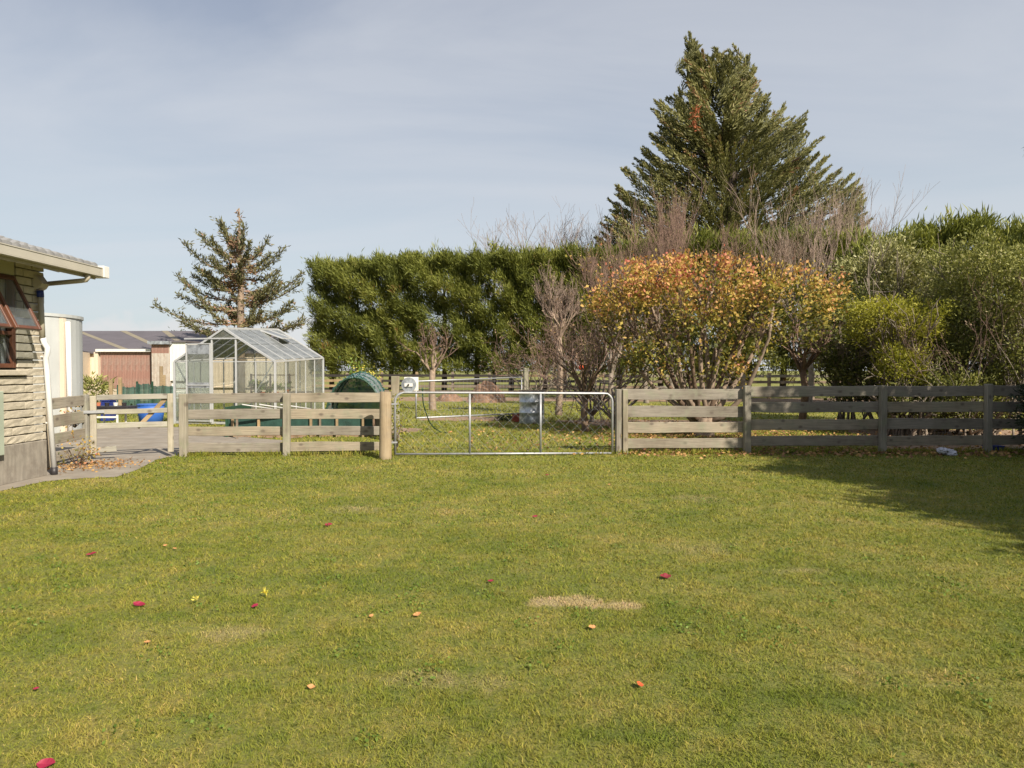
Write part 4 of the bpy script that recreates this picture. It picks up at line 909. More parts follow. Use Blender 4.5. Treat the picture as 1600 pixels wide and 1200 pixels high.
# blue tub, black bench, drum etc.
bt = g(236, 664); tub = thing('blue_barrel', 'bright blue plastic half barrel behind the garden gate', 'barrel', bt)
MB().tube([bt + Vector((0, 0, .0)), bt + Vector((0, 0, .30)), bt + Vector((0, 0, .58))], [.29, .34, .36], 20).build('barrel_body', 'blue_plastic', tub, smooth=True); MB().tube([bt + Vector((0, 0, .58)), bt + Vector((0, 0, .615))], [.375, .375], 20).build('rim', 'blue_plastic', tub)
bt = g(173, 668); bq = thing('garden_table', 'low black table with white legs behind the garden gate', 'table', bt)
MB().box(bt.x - .5, bt.x + .6, bt.y - .25, bt.y + .25, .52, .60).build('table_top', 'black_plastic', bq, bevel=.01); MB().box(bt.x - .42, bt.x + .5, bt.y - .2, bt.y + .2, .38, .5).build('crate_shelf', 'black_plastic', bq)
for sx1 in (-.3, .3):
    for sy1 in (-.2, .2): MB().box(bt.x + sx1 - .02, bt.x + sx1 + .02, bt.y + sy1 - .02, bt.y + sy1 + .02, 0, .37).build('leg', 'white_paint', bq)
MB().box(bt.x - .3, bt.x + .3, bt.y - .23, bt.y - .21, .28, .33).build('leg_rail', 'white_paint', bq)
for k in range(4):
    c_ = Vector((bt.x - .35 + k * .24, bt.y + .02, .602)); tag(MB().tube([c_, c_ + Vector((0, 0, .09))], [.05, .065], 10).build('plant_pot', ('terracotta', 'black_plastic', 'white_paint', 'black_plastic')[k]), ('terracotta pot on the black garden table', 'black pot beside the terracotta pot on the table', 'small white pot on the black garden table', 'black pot at the end of the garden table nearest the blue barrel')[k], 'pot', 'pots on the garden table')
for k, (px, zt_) in enumerate(((173, 1.25), (187.5, 1.33), (252, 1.75), (256, 1.4))):
    q = at(px, 600, 24.5 if k < 2 else 27); o = MB().box(q.x - .05, q.x + .05, q.y - .05, q.y + .05, 0, zt_).build('garden_stake', 'stake_wood', bevel=.01)
    tag(o, ('shorter of the two tan stakes above the garden gate', 'taller of the two tan stakes above the garden gate', 'tall brown stake near the white greenhouse brace', 'short brown stake close to the tall one by the greenhouse')[k], 'stake', 'garden stakes')
for k, (xa, xb, y_, zt_, lb) in enumerate(((182, 215, 26, .95, 'low dark green netting screen behind the tan stakes'), (212, 236, 25, 1.1, 'tall bright green netting screen between stakes and greenhouse'), (236, 272, 26, .98, 'wide green netting screen next to the greenhouse'))):
    a_, b_ = at(xa, 600, y_), at(xb, 600, y_); t = thing('net_screen', lb, 'netting', (a_.x, y_, 0), 'green netting screens'); mb = MB(); nn = 14
    V = []
    for i in range(nn + 1): V += [(a_.x + (b_.x - a_.x) * i / nn, y_ + .05 * math.sin(i * 1.9), 0), (a_.x + (b_.x - a_.x) * i / nn, y_ + .05 * math.sin(i * 1.3), zt_ + random.gauss(0, .02))]
    mb.add(V, [(2 * i, 2 * i + 2, 2 * i + 3, 2 * i + 1) for i in range(nn)]).build('net', 'net_sheet', t)
    for q in (a_, b_): MB().box(q.x - .025, q.x + .025, y_ + .06, y_ + .11, 0, zt_ + .08).build('stake', 'hose_green', t)
fluffy('garden_shrub', 'small spiky green garden plant in front of the rubble wall', 'plant', (at(146, 600, 27).x, 27, 0), (.55, .4, .5), 50, 10, .25, .06, 'shrub', hz=.75)
fluffy('garden_shrub', 'low brown and green plants by the foot of the water tank pipe', 'plant', (at(125, 600, 22).x, 22, 0), (.5, .3, .22), 40, 8, .15, .05, 'drybrown')
for k, (px, w_, mt, lb) in enumerate(((118, .5, 'red_brick', 'red planter low beside the water tank pipe'), (132, .35, 'navy_plastic', 'dark blue crate beside the red planter'), (169, .28, 'navy_plastic', 'dark blue crate next to the tan stakes'))):
    q = at(px, 600, 21.5); tag(MB().box(q.x - w_ / 2, q.x + w_ / 2, 21.3, 21.7, .0, .62 if k else .70).box(q.x - w_ / 2 - .02, q.x + w_ / 2 + .02, 21.28, 21.72, .625 if k else .705, .66 if k else .74).build('planter_crate', mt, bevel=.01), lb, 'crate', 'planters behind the garden gate')
# galvanised drum in the paddock, bricks and dark heap beside
dg = g(831, 661); drum = thing('metal_drum', 'dented galvanised metal drum standing on the paddock grass', 'drum', dg); nseg = 44; rad_ = .37; prof = []
V = []; zs = [0, .02, .18, .3, .32, .34, .5, .62, .64, .66, .86, .93, .95]; rads = [rad_, rad_ * 1.02, rad_, rad_, rad_ * 1.04, rad_, rad_ * .99, rad_, rad_ * 1.04, rad_, rad_, rad_ * 1.03, rad_ * .97]
for z_, r_ in zip(zs, rads):
    for k in range(nseg):
        t_ = 2 * PI * k / nseg; dn = 1 - .10 * math.exp(-((t_ - 4.9) / .35) ** 2 - ((z_ - .45) / .25) ** 2) - .07 * math.exp(-((t_ - 4.2) / .25) ** 2 - ((z_ - .75) / .2) ** 2)
        V.append((dg.x + r_ * dn * math.cos(t_) * 1.02, dg.y + r_ * dn * math.sin(t_), z_))
Fs = [(i * nseg + k, i * nseg + (k + 1) % nseg, (i + 1) * nseg + (k + 1) % nseg, (i + 1) * nseg + k) for i in range(len(zs) - 1) for k in range(nseg)]
MB().add(V, Fs).build('drum_shell', 'galv_sheet', drum, smooth=True)
disc_ = MB().tube([dg + Vector((0, 0, .935)), dg + Vector((0, 0, .945))], rad_ * .97, 24); disc_.build('drum_lid', 'galv_sheet', drum)
MB().bar(dg + Vector((-.42, 0, .985)), dg + Vector((.42, 0, .985)), .5, .03).build('cover_board', 'old_wood', drum)
q = g(806, 659); tag(MB().box(q.x - .11, q.x + .12, q.y - .08, q.y + .1, 0, .24).build('red_block', 'red_brick', bevel=.008), 'red brick block leaning by the metal drum', 'block')
t = thing('weed_heap', 'dark heap of pulled weeds beside the red block', 'weeds', g(792, 657)); C = np.array(g(792, 657))[None] + R.normal(size=(40, 3)) * [.14, .12, .05] + [0, 0, .09]; crown(t, [clumps(C, R.normal(size=(40, 3)), 8, .04, .09, .03)], 'darkfol', 'leaves')
def mound(name, label, c, rx, ry, h, mat, cat='heap'):
    V = []; n = 20; m_ = 7
    for i in range(m_ + 1):
        rr = i / m_
        for k in range(n):
            t_ = 2 * PI * k / n; V.append((c[0] + rx * rr * math.cos(t_) * random.uniform(.9, 1.1), c[1] + ry * rr * math.sin(t_), h * (1 - rr ** 2.3) * random.uniform(.82, 1.12) - .02))
    return tag(MB().add(V, [(i * n + k, i * n + (k + 1) % n, (i + 1) * n + (k + 1) % n, (i + 1) * n + k) for i in range(m_) for k in range(n)]).build(name, mat, loc=(c[0], c[1], 0)), label, cat)
q = at(760, 600, 34); mound('mulch_heap', 'tall heap of reddish mulch in front of the far fence', (q.x, q.y), 1.0, .8, .98, 'mulch')
q = at(702, 600, 35); mound('mulch_heap', 'low reddish mulch heap beside the young bare tree', (q.x, q.y), .75, .6, .45, 'mulch')
q = at(908, 574, 21); t = thing('marker_pole', 'thin pole topped with a bright orange-red ball among the bare shrubs', 'pole', (q.x, q.y, 0)); MB().tube([(q.x, q.y, 0), (q.x, q.y, q.z)], .014, 6).build('pole', 'old_wood', t)
bm = bmesh.new(); bmesh.ops.create_icosphere(bm, subdivisions=2, radius=.075); me = bpy.data.meshes.new('ball'); bm.to_mesh(me); bm.free(); link('ball', me, 'orange_plastic', t, q)

# ------------------------------------------------------------------ trees: macrocarpa
def interp(z, tab): return np.interp(z, [a for a, b in tab], [b for a, b in tab])
MY = 50.0; mpx = F / MY
mc = thing('macrocarpa_tree', 'very tall dark cypress with ragged wind-swept plumes rising behind the hedge', 'tree', (at(1150, 600, MY).x, MY, 0))
bX = wl(mc).x; zpx = lambda py: at(800, py, MY).z; xpx = lambda px: at(px, 600, MY).x
left = [(60, 1070), (100, 1068), (130, 1070), (165, 1022), (205, 1032), (215, 1012), (250, 1000), (268, 972), (300, 962), (345, 955), (375, 935), (420, 935)]
right = [(75, 1130), (95, 1172), (120, 1178), (155, 1200), (185, 1255), (215, 1258), (255, 1290), (275, 1335), (310, 1348), (345, 1350), (420, 1350)]
def macro():
    st = []; tp = []
    n = 760; py = 60 + (430 - 60) * R.random(n) ** .72
    for y in py:
        l = np.interp(y, [a for a, b in left], [b for a, b in left]); r_ = np.interp(y, [a for a, b in right], [b for a, b in right])
        if y < 75: r_ = 1085
        cx = (l + r_) / 2; hw = (r_ - l) / 2 / mpx
        a_ = R.uniform(0, 2 * PI); rr = R.uniform(.35, 1.0) ** .45
        hw *= .93; X = xpx(cx) + math.cos(a_) * hw * rr; Yy = MY + math.sin(a_) * hw * rr * .72; Z = zpx(y)
        kk = Yy / MY; tip = np.array([X * kk, Yy, CAMZ + (Z - CAMZ) * kk])
        ln = R.uniform(2.4, 4.6) * (0.55 + .5 * hw / 8)
        axis = np.array([xpx(np.interp(y, [55, 200], [(1086 if cx < 1110 else 1128), 1144])), MY, 0]); out = np.array([X - axis[0], Yy - MY, 0]); ol = np.linalg.norm(out); out = out / max(ol, .2)
        d = out * min(1, ol / 1.5) * R.uniform(.7, 1.0) + np.array([-.12, 0, R.uniform(.35, .95) if y > 170 else R.uniform(1.0, 1.5)]); d /= np.linalg.norm(d)
        st.append(tip - d * ln); tp.append(tip)
    for k in range(190):
        y = 62 + (425 - 62) * R.random() ** .8; side = R.choice([-1, 1]); l = np.interp(y, [a for a, b in left], [b for a, b in left]); r_ = np.interp(y, [a for a, b in right], [b for a, b in right])
        if y < 100 and side > 0: r_ = 1095
        px = (l if side < 0 else r_) - side * abs(R.normal()) * 9 + side * 3; yy = MY + R.normal() * 1.6; kk = yy / MY; tip = np.array([xpx(px) * kk, yy, CAMZ + (zpx(y) - CAMZ) * kk]); d = np.array([side * R.uniform(.55, 1.15) - .1, R.normal() * .15, R.uniform(.7, 1.0)]); d /= np.linalg.norm(d)
        st.append(tip - d * R.uniform(2.2, 4.2)); tp.append(tip)
    # explicit outline tips
    for (px, y, dx) in [(1070, 55, -.45), (1066, 100, -.9), (1085, 85, -.3), (1112, 74, -.7), (1135, 76, -.6), (1160, 92, .2), (1178, 105, .5), (1022, 163, -.8), (1040, 175, -.5), (1012, 212, -.9), (972, 265, -.8), (1196, 150, .3), (1220, 160, .3), (1250, 183, .9), (1256, 205, 1.2),
                         (1262, 230, 1.2), (1290, 245, .9), (1290, 265, 1.2), (1335, 270, .8), (1330, 290, 1.1), (1345, 312, 1.1), (1352, 345, 1.2), (955, 300, -1), (950, 330, -1.2), (940, 350, -1.3), (932, 372, -1.4), (1000, 235, -1), (1245, 195, 1.2), (1300, 285, 1.1), (1180, 130, .9)]:
        for q in range(2):
            tip = np.array([xpx(px) + R.normal() * .1, MY + R.normal() * .8, zpx(y)]); d = unit(np.array([[dx, 0, 1.0]]))[0]; st.append(tip - d * R.uniform(2.0, 3.0)); tp.append(tip)
    for i in range(len(st)):       # a bough never starts beyond the stem on the other side from its tip
        ax_x = np.interp(tp[i][2], [10, 18, 25], [bX, bX - .6, xpx(1082)]); sd_ = tp[i][0] - ax_x
        if abs(sd_) > .25 and (st[i][0] - ax_x) * sd_ < 0:
            f_ = abs(sd_) / abs(tp[i][0] - st[i][0]); v_ = (st[i] - tp[i]); v_[0] *= f_; st[i] = tp[i] + v_ * max(.55, f_ ** .3)
    return np.array(st), np.array(tp)
st, tp = macro(); npl = len(st); per = 160
S0 = np.repeat(st, per, 0); T0 = np.repeat(tp, per, 0); ax_ = unit(T0 - S0); LL = np.linalg.norm(T0 - S0, axis=1, keepdims=True)
t_ = R.random((npl * per, 1)) ** .8; rad = unit(np.cross(ax_, R.normal(size=ax_.shape))); wdt = .36 * (1.02 - t_) ** .9 * LL / 3
P = S0 + (T0 - S0) * t_ + rad * wdt * R.random((npl * per, 1)) + np.array([0, 0, .10]) * np.sin(t_ * PI)
D = ax_ * 1.2 + rad * .55 + R.normal(size=ax_.shape) * .18
tn = np.repeat(np.clip(R.normal(.46, .2, npl), .05, .9), per) + R.normal(size=npl * per) * .13 + (t_[:, 0] - .5) * .25
mcb = np.array(wl(mc))
link('crown', cards(P - mcb, D, (.42 - .18 * t_[:, 0]) * R.uniform(.6, 1.2, len(P)), .078, np.clip(tn, 0, 1), 'crown'), 'macro', mc, wl(mc), kind='stuff')
k = (np.abs(tp[:, 0] - xpx(1085)) < .35) & (np.abs(tp[:, 2] - zpx(185)) < .8)
C = np.array([at(1085, y, MY - 6.2 + 3) for y in (176, 184, 192, 199)]); C[:, 1] = MY - 4.2; C = np.array([at(1085 + random.uniform(-4, 4), y, MY - 4.2) for y in (174, 180, 186, 192, 198)])
crown(mc, [clumps(C, R.normal(size=(5, 3)), 20, .16, .28, .08)], 'macro_rust', 'dead_spray', 'orange-red dead spray near the top')
m = MB(); m.tube([(bX, MY, -.2), (bX - .2, MY, 8), (bX - .5, MY, 16), (xpx(1100), MY, 21), (xpx(1075), MY, 25)], [.75, .6, .4, .2, .06], 10).build('trunk', 'bark_dark', mc, smooth=True)
sg = [(*(np.array([np.interp(s_[2], [8, 17, 25], [bX - .2, bX - .6, xpx(1078)]), MY, max(2, s_[2] - 2.2)]) - mcb), *(s_ - mcb), .10, .05) for s_ in st[::3] if s_[2] < 20]
link('branches', prisms(sg), 'bark_dark', mc, wl(mc), kind='stuff')

# ------------------------------------------------------------------ pine hedge
def hedge(name, label, xa, xb, ya, yb, top_px, seed, holes=(), bot=580, dens=1.0, cat='hedge', mat='pine', depth=3.0, lean=-.25):
    c_ = (at(xa, 600, ya) + at(xb, 600, yb)) / 2; t = thing(name, label, cat, (c_.x, c_.y, 0)); b = np.array(wl(t))
    A_ = at(xa, 600, ya); B_ = at(xb, 600, yb); Wd_ = (B_ - A_).length; n = int(Wd_ * 9.5 * 20 * dens); C = []; D = []; tn = []
    while len(C) < n:
        u = R.random(); px = xa + (xb - xa) * u; Yc = ya + (yb - ya) * u; tz = at(px, np.interp(px, [q[0] for q in top_px], [q[1] for q in top_px]) + 7 + 3.5 * math.sin(px * .13 + seed) + 2.5 * math.sin(px * .31), Yc).z
        bz = at(px, bot + R.normal() * 6, Yc).z; f = R.random()
        lump = .5 * math.sin(px * .11 + seed) + .4 * math.sin(px * .043 + seed * 2)
        if f < .62:      # camera-side face
            z_ = R.uniform(bz, tz); y_ = Yc - depth / 2 + .55 * math.sin(px * .11 + z_ * 1.5 + seed) * math.sin(px * .05 - z_ * .9) + .45 * math.sin(z_ * 2.3 + px * .09 + 1.5 * math.sin(px * .04)) + R.normal() * .18; d = [R.normal() * .3 + lean, -.9, .85]
        elif f < .8:    # top
            z_ = tz - abs(R.normal()) * .35; y_ = Yc + R.uniform(-.5, .5) * depth; d = [R.normal() * .3, -.3, 1.0]
        else:           # inside and far side
            z_ = R.uniform(bz, tz - .3); y_ = Yc + R.uniform(-.3, .5) * depth; d = [R.normal() * .5, R.normal() * .5, .4]
        py_ = 578 - (z_ - CAMZ) / y_ * F; pxx = px
        if any(((pxx - hx) / hrx) ** 2 + ((py_ - hy) / hry) ** 2 < 1 for (hx, hy, hrx, hry) in holes): continue
        X = A_.x + (B_.x - A_.x) * u; C.append((X, y_, z_)); D.append(d); tn.append(.40 + .13 * math.sin(px * .05 + seed * 3 + z_) + R.normal() * .13 + (.5 if R.random() < .008 else 0))
    C = np.array(C); D = np.array(D)
    link_parts = [clumps(C, D, 38, .17, .42, .055, .38, np.array(tn), .12)]
    # leading shoots on top
    ns = int(Wd_ * 2.2); us = R.random(ns); pxs = xa + (xb - xa) * us; ys = ya + (yb - ya) * us
    C2 = np.array([[A_.x + (B_.x - A_.x) * u, y_ + R.normal() * .8, at(px, np.interp(px, [q[0] for q in top_px], [q[1] for q in top_px]) + 7 + 3.5 * math.sin(px * .13 + seed), y_).z + R.uniform(-.1, .6) * R.random()] for u, px, y_ in zip(us, pxs, ys)])
    link_parts.append(clumps(C2, np.tile([-.05, 0, 1.], (ns, 1)), 26, .12, .5, .06, .3, None, .12, 2.0))
    crown(t, link_parts, mat)
    nt_ = max(3, int(Wd_ / 2.2)); tt_ = min(7.5, at((xa + xb) / 2, max(q[1] for q in top_px) + 12, (ya + yb) / 2).z - 1.3)
    for k in range(nt_):
        u = (k + .5) / nt_ + R.normal() * .01; X = A_.x + (B_.x - A_.x) * u; y_ = ya + (yb - ya) * u
        MB().tube([(X, y_, -.1), (X + .1, y_, 3), (X, y_, tt_)], [.2, .16, .06], 7).build('trunk', 'bark_dark', t, smooth=True)
        sg = []
        for j in range(26):
            z_ = R.uniform(1.5, tt_ - .6); a_ = R.uniform(0, 2 * PI); sg.append((0, 0, z_, math.cos(a_) * 1.5, math.sin(a_) * 1.3, z_ + R.uniform(.2, 1.2), .05, .02))
        link('branches', prisms(sg), 'bark_dark', t, (X, y_, 0), kind='stuff')
    return t
hedge('pine_hedge', 'long dense trimmed pine shelter hedge beside the greenhouse with ragged top', 497, 768, 52, 46.5, [(488, 415), (560, 411), (650, 404), (700, 402), (740, 405), (768, 404)], 1.0, holes=((690, 497, 9, 7), (575, 487, 10, 6), (640, 540, 5, 5)))
hedge('pine_hedge', 'trimmed pine hedge section between the bare trees, meeting the long shelter hedge', 772, 935, 46.2, 43.2, [(772, 398), (790, 400), (850, 397), (900, 396), (935, 398)], 2.3, holes=((787, 451, 6, 8), (745, 500, 8, 6), (780, 500, 5, 4)))
hedge('pine_hedge', 'distant pine hedge section with level top below the tall cypress', 938, 1345, 43, 38.5, [(938, 400), (1000, 382), (1090, 374), (1110, 371), (1230, 369), (1345, 372)], 3.1, dens=.75)
hedge('pine_hedge', 'rounded pine treetops showing above the shrubs beyond the shaded fence', 1340, 1536, 31, 30, [(1340, 392), (1400, 372), (1430, 362), (1480, 362), (1505, 350), (1520, 352), (1528, 390), (1536, 400)], 4.2, dens=.8, bot=560, cat='tree')
hedge('pine_hedge', 'dark pine treetop cut off by the picture edge', 1562, 1700, 28, 27, [(1562, 372), (1575, 355), (1590, 350), (1640, 345), (1700, 355)], 5.2, dens=.8, bot=560, cat='tree')
C = np.array([at(772, y, 46) for y in (386, 390, 395)]); t = thing('pine_shoot', 'single dark shoot standing up above the pine hedge top', 'tree', (C[0][0], 46, 0)); crown(t, [clumps(C, np.tile([0, 0, 1.], (3, 1)), 30, .16, .4, .08)], 'pine', 'leaves'); MB().tube([(C[0][0], 46, 0), (C[0][0], 46, 9.5)], [.15, .04], 7).build('trunk', 'bark_dark', t)

# ------------------------------------------------------------------ spruce on the left
SY = 44.0; sp_ = thing('spruce_tree', 'sparse old spruce with upswept branch tips and browning centre behind the greenhouse', 'tree', (at(376, 600, SY).x, SY, 0)); sb = np.array(wl(sp_))
sxp = lambda px: at(px, 600, SY).x; szp = lambda py: at(800, py, SY).z
MB().tube([(sb[0], SY, -.1), (sb[0] + .05, SY, 6), (sb[0], SY, szp(400)), (sb[0] + .0, SY, szp(325))], [.3, .22, .13, .025], 8).build('trunk', 'bark_tan', sp_, smooth=True)
brs = [(292, 380, 415), (347, 350, 372), (328, 372, 395), (288, 425, 445), (276, 430, 462), (274, 458, 478), (318, 395, 420), (264, 482, 500), (300, 440, 480), (312, 425, 440), (395, 358, 385), (448, 392, 420), (412, 370, 398), (425, 400, 412), (468, 424, 458), (470, 438, 465), (445, 438, 462), (470, 475, 498), (452, 478, 492), (420, 455, 470),
       (285, 505, 515), (470, 505, 512), (330, 470, 500), (300, 500, 520), (450, 505, 515), (350, 345, 380), (366, 360, 385), (390, 420, 440), (350, 410, 430), (405, 480, 500), (340, 430, 450), (480, 500, 515)]
P = []; Dd = []; Tt = []; segs = []
def spruce_branch(tx, ty, ystart, depth):
    tip = np.array([sxp(tx), SY + depth, szp(ty)]); p0 = np.array([sb[0], SY, szp(ystart) - .2]); hor = tip - p0; prev = p0; n = 12
    for k in range(1, n + 1):
        t_ = k / n; q = p0 + hor * [t_, t_, 0] + [0, 0, hor[2] * t_ ** 2.2 - .35 * math.sin(PI * t_) * .6]; segs.append((*prev, *q, .05 * (1.1 - t_) + .012, .05 * (1.05 - t_) + .012))
        m_ = int(14 + 10 * t_) if t_ > .22 else 4; dv_ = (q - prev)
        for j in range(m_):
            P.append(prev + dv_ * R.random() + R.normal(size=3) * [.10, .16, .10] * (1.2 - .5 * t_)); d = unit(np.array([dv_]))[0] * .7 + R.normal(size=3) * .5 + [0, 0, .35]; Dd.append(d)
            Tt.append(np.clip((.80 if t_ < .45 else .42) + R.normal() * .17 - .1 * t_, 0, 1))
        # hanging side sprays
        if t_ > .3 and R.random() < .8:
            sdv = np.array([R.normal() * .35, R.normal() * .5, R.uniform(-.2, .35)])
            for j in range(10): P.append(q + sdv * R.random() + R.normal(size=3) * .06); Dd.append(sdv + R.normal(size=3) * .3); Tt.append(np.clip(.45 + R.normal() * .2 + (.25 if t_ < .5 else 0), 0, 1))
        prev = q
for (tx, ty, ys_) in brs: spruce_branch(tx, ty, ys_, R.uniform(-1.6, 1.6))
for k in range(16):
    y = R.uniform(385, 515); w_ = np.interp(y, [350, 400, 460, 515], [12, 55, 85, 95]); spruce_branch(376 + R.choice([-1, 1]) * w_ * R.uniform(.25, .7), y - R.uniform(10, 25), y, R.choice([-1, 1]) * R.uniform(1.5, 3.2))
for k in range(90): # thin bare top
    z_ = R.uniform(szp(385), szp(328)); P.append(np.array([sb[0] + R.normal() * .08, SY + R.normal() * .08, z_])); Dd.append(R.normal(size=3) + [0, 0, .6]); Tt.append(R.uniform(.6, 1))
P = np.array(P); crown(sp_, [(P, np.array(Dd), np.full(len(P), .30), np.full(len(P), .075), np.array(Tt))], 'spruce')
sg = np.array(segs); sg[:, :3] -= sb; sg[:, 3:6] -= sb; link('branches', prisms(sg), 'bark_tan', sp_, wl(sp_), kind='stuff')
q = at(284, 600, 75); fluffy('distant_tree', 'tiny dark round treetop above the long shed roof', 'tree', (q.x, 75, 4.4), (.9, .9, .5), 40, 16, .4, .15, 'darkfol', .25)
q = at(300, 600, 75); fluffy('distant_tree', 'small dark treetop beside the spruce above the shed roof', 'tree', (q.x, 75, 4.2), (1.2, .9, .5), 40, 16, .4, .15, 'darkfol', .25)

# ------------------------------------------------------------------ bare trees
def bare(px, Yv, top, label, lvl=5, stems=5, fan=.35, spread=.32, up=.25, twig='twig', rmin=.012, kids=3, trunk_h=None, r_=.12, shrink=.74, bark='bark_grey', name='bare_tree', leaves=None):
    q = at(px, 600, Yv); h = at(px, top, Yv).z; tot = sum(shrink ** k for k in range(lvl + 1)); th_ = trunk_h if trunk_h is not None else h * .22
    ln = (h - th_) / tot * 1.06
    t, tips, sg = woody_tree(name, label, 'tree', (q.x, Yv, 0), h, r_, lvl, stems, spread, up, kids, 0, bark, twig, ln, None, rmin, fan, th_, None, shrink)
    if leaves:
        sub = [tt for tt in tips if R.random() < leaves[0]]
        if sub:
            C = np.array([a_ for a_, b_ in sub]); D = np.array([b_ for a_, b_ in sub]); crown(t, [clumps(C, D, leaves[1], leaves[2], leaves[3], leaves[3] * .6, 1.0)], leaves[4], 'leaves')
    return t
bare(868, 56, 340, 'wide bare brown tree whose twigs show above the hedge top', 5, 15, .95, .36, .12, 'twig_pale', .0085, 3)
bare(922, 58, 345, 'bare brown tree behind the hedge just before the tall cypress', 5, 10, .7, .34, .14, 'twig_pale', .0085, 3)
bare(1052, 34, 292, 'bare reddish tree of upright twigs before the cypress, nearer the field gate', 5, 7, 0.20, 0.24, 0.22, 'twig', 0.0049, 3)
bare(1010, 33, 335, 'shorter bare twiggy tree before the lower edge of the tall cypress', 5, 5, 0.25, 0.26, 0.20, 'twig', 0.0049, 3)
bare(1265, 34, 285, 'bare pale branched tree in front of the tall cypress on the shaded fence side', 5, 6, 0.30, 0.28, 0.20, 'twig_pale', 0.0049, 3, r_=.14)
bare(1318, 42, 296, 'bare twiggy tree at the outer edge of the tall cypress', 5, 4, 0.30, 0.28, 0.20, 'twig_pale', 0.0063, 3)
bare(1362, 45, 342, 'small bare tree standing beyond the outer edge of the cypress', 5, 4, 0.20, 0.28, 0.20, 'twig', 0.0063, 3)
bare(955, 29, 392, 'brown twiggy tree with a few red leaves beside the hedge end', 5, 5, 0.35, 0.30, 0.18, 'twig', 0.0045, 3, leaves=(.1, 2, .05, .12, 'autumn'))
bare(873, 24, 425, 'slim bare tree with tall pale trunk and upright brown twigs in the paddock', 5, 6, .40, .32, .18, 'twig_pale', .004, 3, trunk_h=2.9, r_=.11, bark='bark_tan', leaves=(.10, 2, .05, .08, 'drybrown'))
bare(676, 27, 508, 'young tree with pale trunk and dead brown twigs before the hedge', 5, 5, .8, .38, .12, 'twig', .0032, 2, trunk_h=1.7, r_=.13, bark='bark_tan', leaves=(.35, 2, .05, .08, 'drybrown'))
bare(915, 17.6, 500, 'slender dark trunked sapling standing in the bare soil by the drum', 6, 7, 0.57, 0.44, 0.12, 'twig', 0.0031, 2, trunk_h=.9, r_=.085, bark='bark_brown', leaves=(.3, 2, .04, .07, 'drybrown'))
bare(960, 19.0, 450, 'dense brown twiggy shrub next to the orange leaved tree', 6, 11, 0.86, 0.49, 0.09, 'twig', 0.0037, 2, trunk_h=.2, r_=.07, leaves=(.22, 2, .05, .08, 'drybrown'), name='bare_shrub')
bare(925, 21, 470, 'dense brown twiggy shrub behind the dark trunked sapling', 6, 10, 0.86, 0.49, 0.09, 'twig', 0.0037, 2, trunk_h=.2, r_=.07, leaves=(.22, 2, .05, .08, 'drybrown'), name='bare_shrub')
bare(840, 26, 500, 'low brown twiggy shrub above the metal drum', 6, 9, 0.80, 0.46, 0.09, 'twig', 0.0050, 2, trunk_h=.3, r_=.07, leaves=(.2, 2, .05, .09, 'drybrown'), name='bare_shrub')
bare(1253, 18.5, 470, 'dark straight trunked tree behind the shaded fence with thin twigs', 6, 7, 0.69, 0.44, 0.11, 'twig', 0.0037, 2, trunk_h=1.7, r_=.10, bark='bark_brown', leaves=(.18, 3, .06, .09, 'shrub'))

# ------------------------------------------------------------------ autumn tree
AY = 16.4; ab = g(1100, 685); ab.y = AY; ab.x = at(1100, 600, AY).x
au = thing('autumn_tree', 'low spreading many-stemmed tree with orange and yellow autumn leaves behind the fence', 'tree', ab); b = np.array(ab)
segs = []; tips = []
axp = lambda px, d: (px - 800) / F * (AY + d)
stems_ = [(985, 500, -.6), (1015, 470, .5), (1050, 480, -.3), (1075, 520, -.9), (1085, 440, .7), (1110, 450, -.2), (1130, 470, .9), (1150, 440, -.5), (1190, 460, .2), (1165, 510, -.8), (960, 540, .2), (1230, 440, .5), (1030, 450, 1.4), (1140, 430, 1.5), (1210, 480, -1.0), (1000, 460, 1.2)]
MB().tube([b - [0, 0, .1], b + [0, 0, .12], b + [0, 0, .45]], [.30, .24, .21], 10).build('trunk', 'bark_tan', au, smooth=True)
for i_, (px, py, dd_) in enumerate(stems_):
    tip = np.array(at(px, py, AY + dd_)); p0 = b + [R.normal() * .12, R.normal() * .08, .3]; pts3 = []; n = 6; wob = R.normal(size=3) * .13
    for k in range(n + 1):
        t_ = k / n; pts3.append(p0 * (1 - t_) + tip * t_ + [0, 0, .22 * math.sin(PI * t_) * (-1 if abs(tip[0] - p0[0]) > .8 else .3)] + wob * math.sin(PI * t_ * 1.0) + R.normal(size=3) * .025)
    MB().tube(pts3, [.075 * (1 - .62 * k / n) for k in range(n + 1)], 7).build('stem', 'bark_tan' if i_ % 3 else 'bark_brown', au, smooth=True)
    d = pts3[-1] - pts3[-2]; d /= np.linalg.norm(d)
    for q in range(4):
        nd = d + R.normal(size=3) * .45 + [0, 0, .35]; nd /= np.linalg.norm(nd); grow(segs, pts3[-1 - (q % 3)], nd, .50, .022, 3, .42, 3, .18, .78, 3, tips, .004)
sg = np.array(segs); sg[:, :3] -= b; sg[:, 3:6] -= b; link('twigs', prisms(sg), 'bark_brown', au, ab, kind='stuff')
C = []; tn = []
L_ = [(403, 1090), (412, 1000), (430, 940), (470, 926), (500, 930), (540, 950), (570, 985)]; R_ = [(403, 1150), (412, 1200), (430, 1318), (455, 1326), (490, 1315), (520, 1285), (545, 1250), (570, 1180)]
nC = 1060
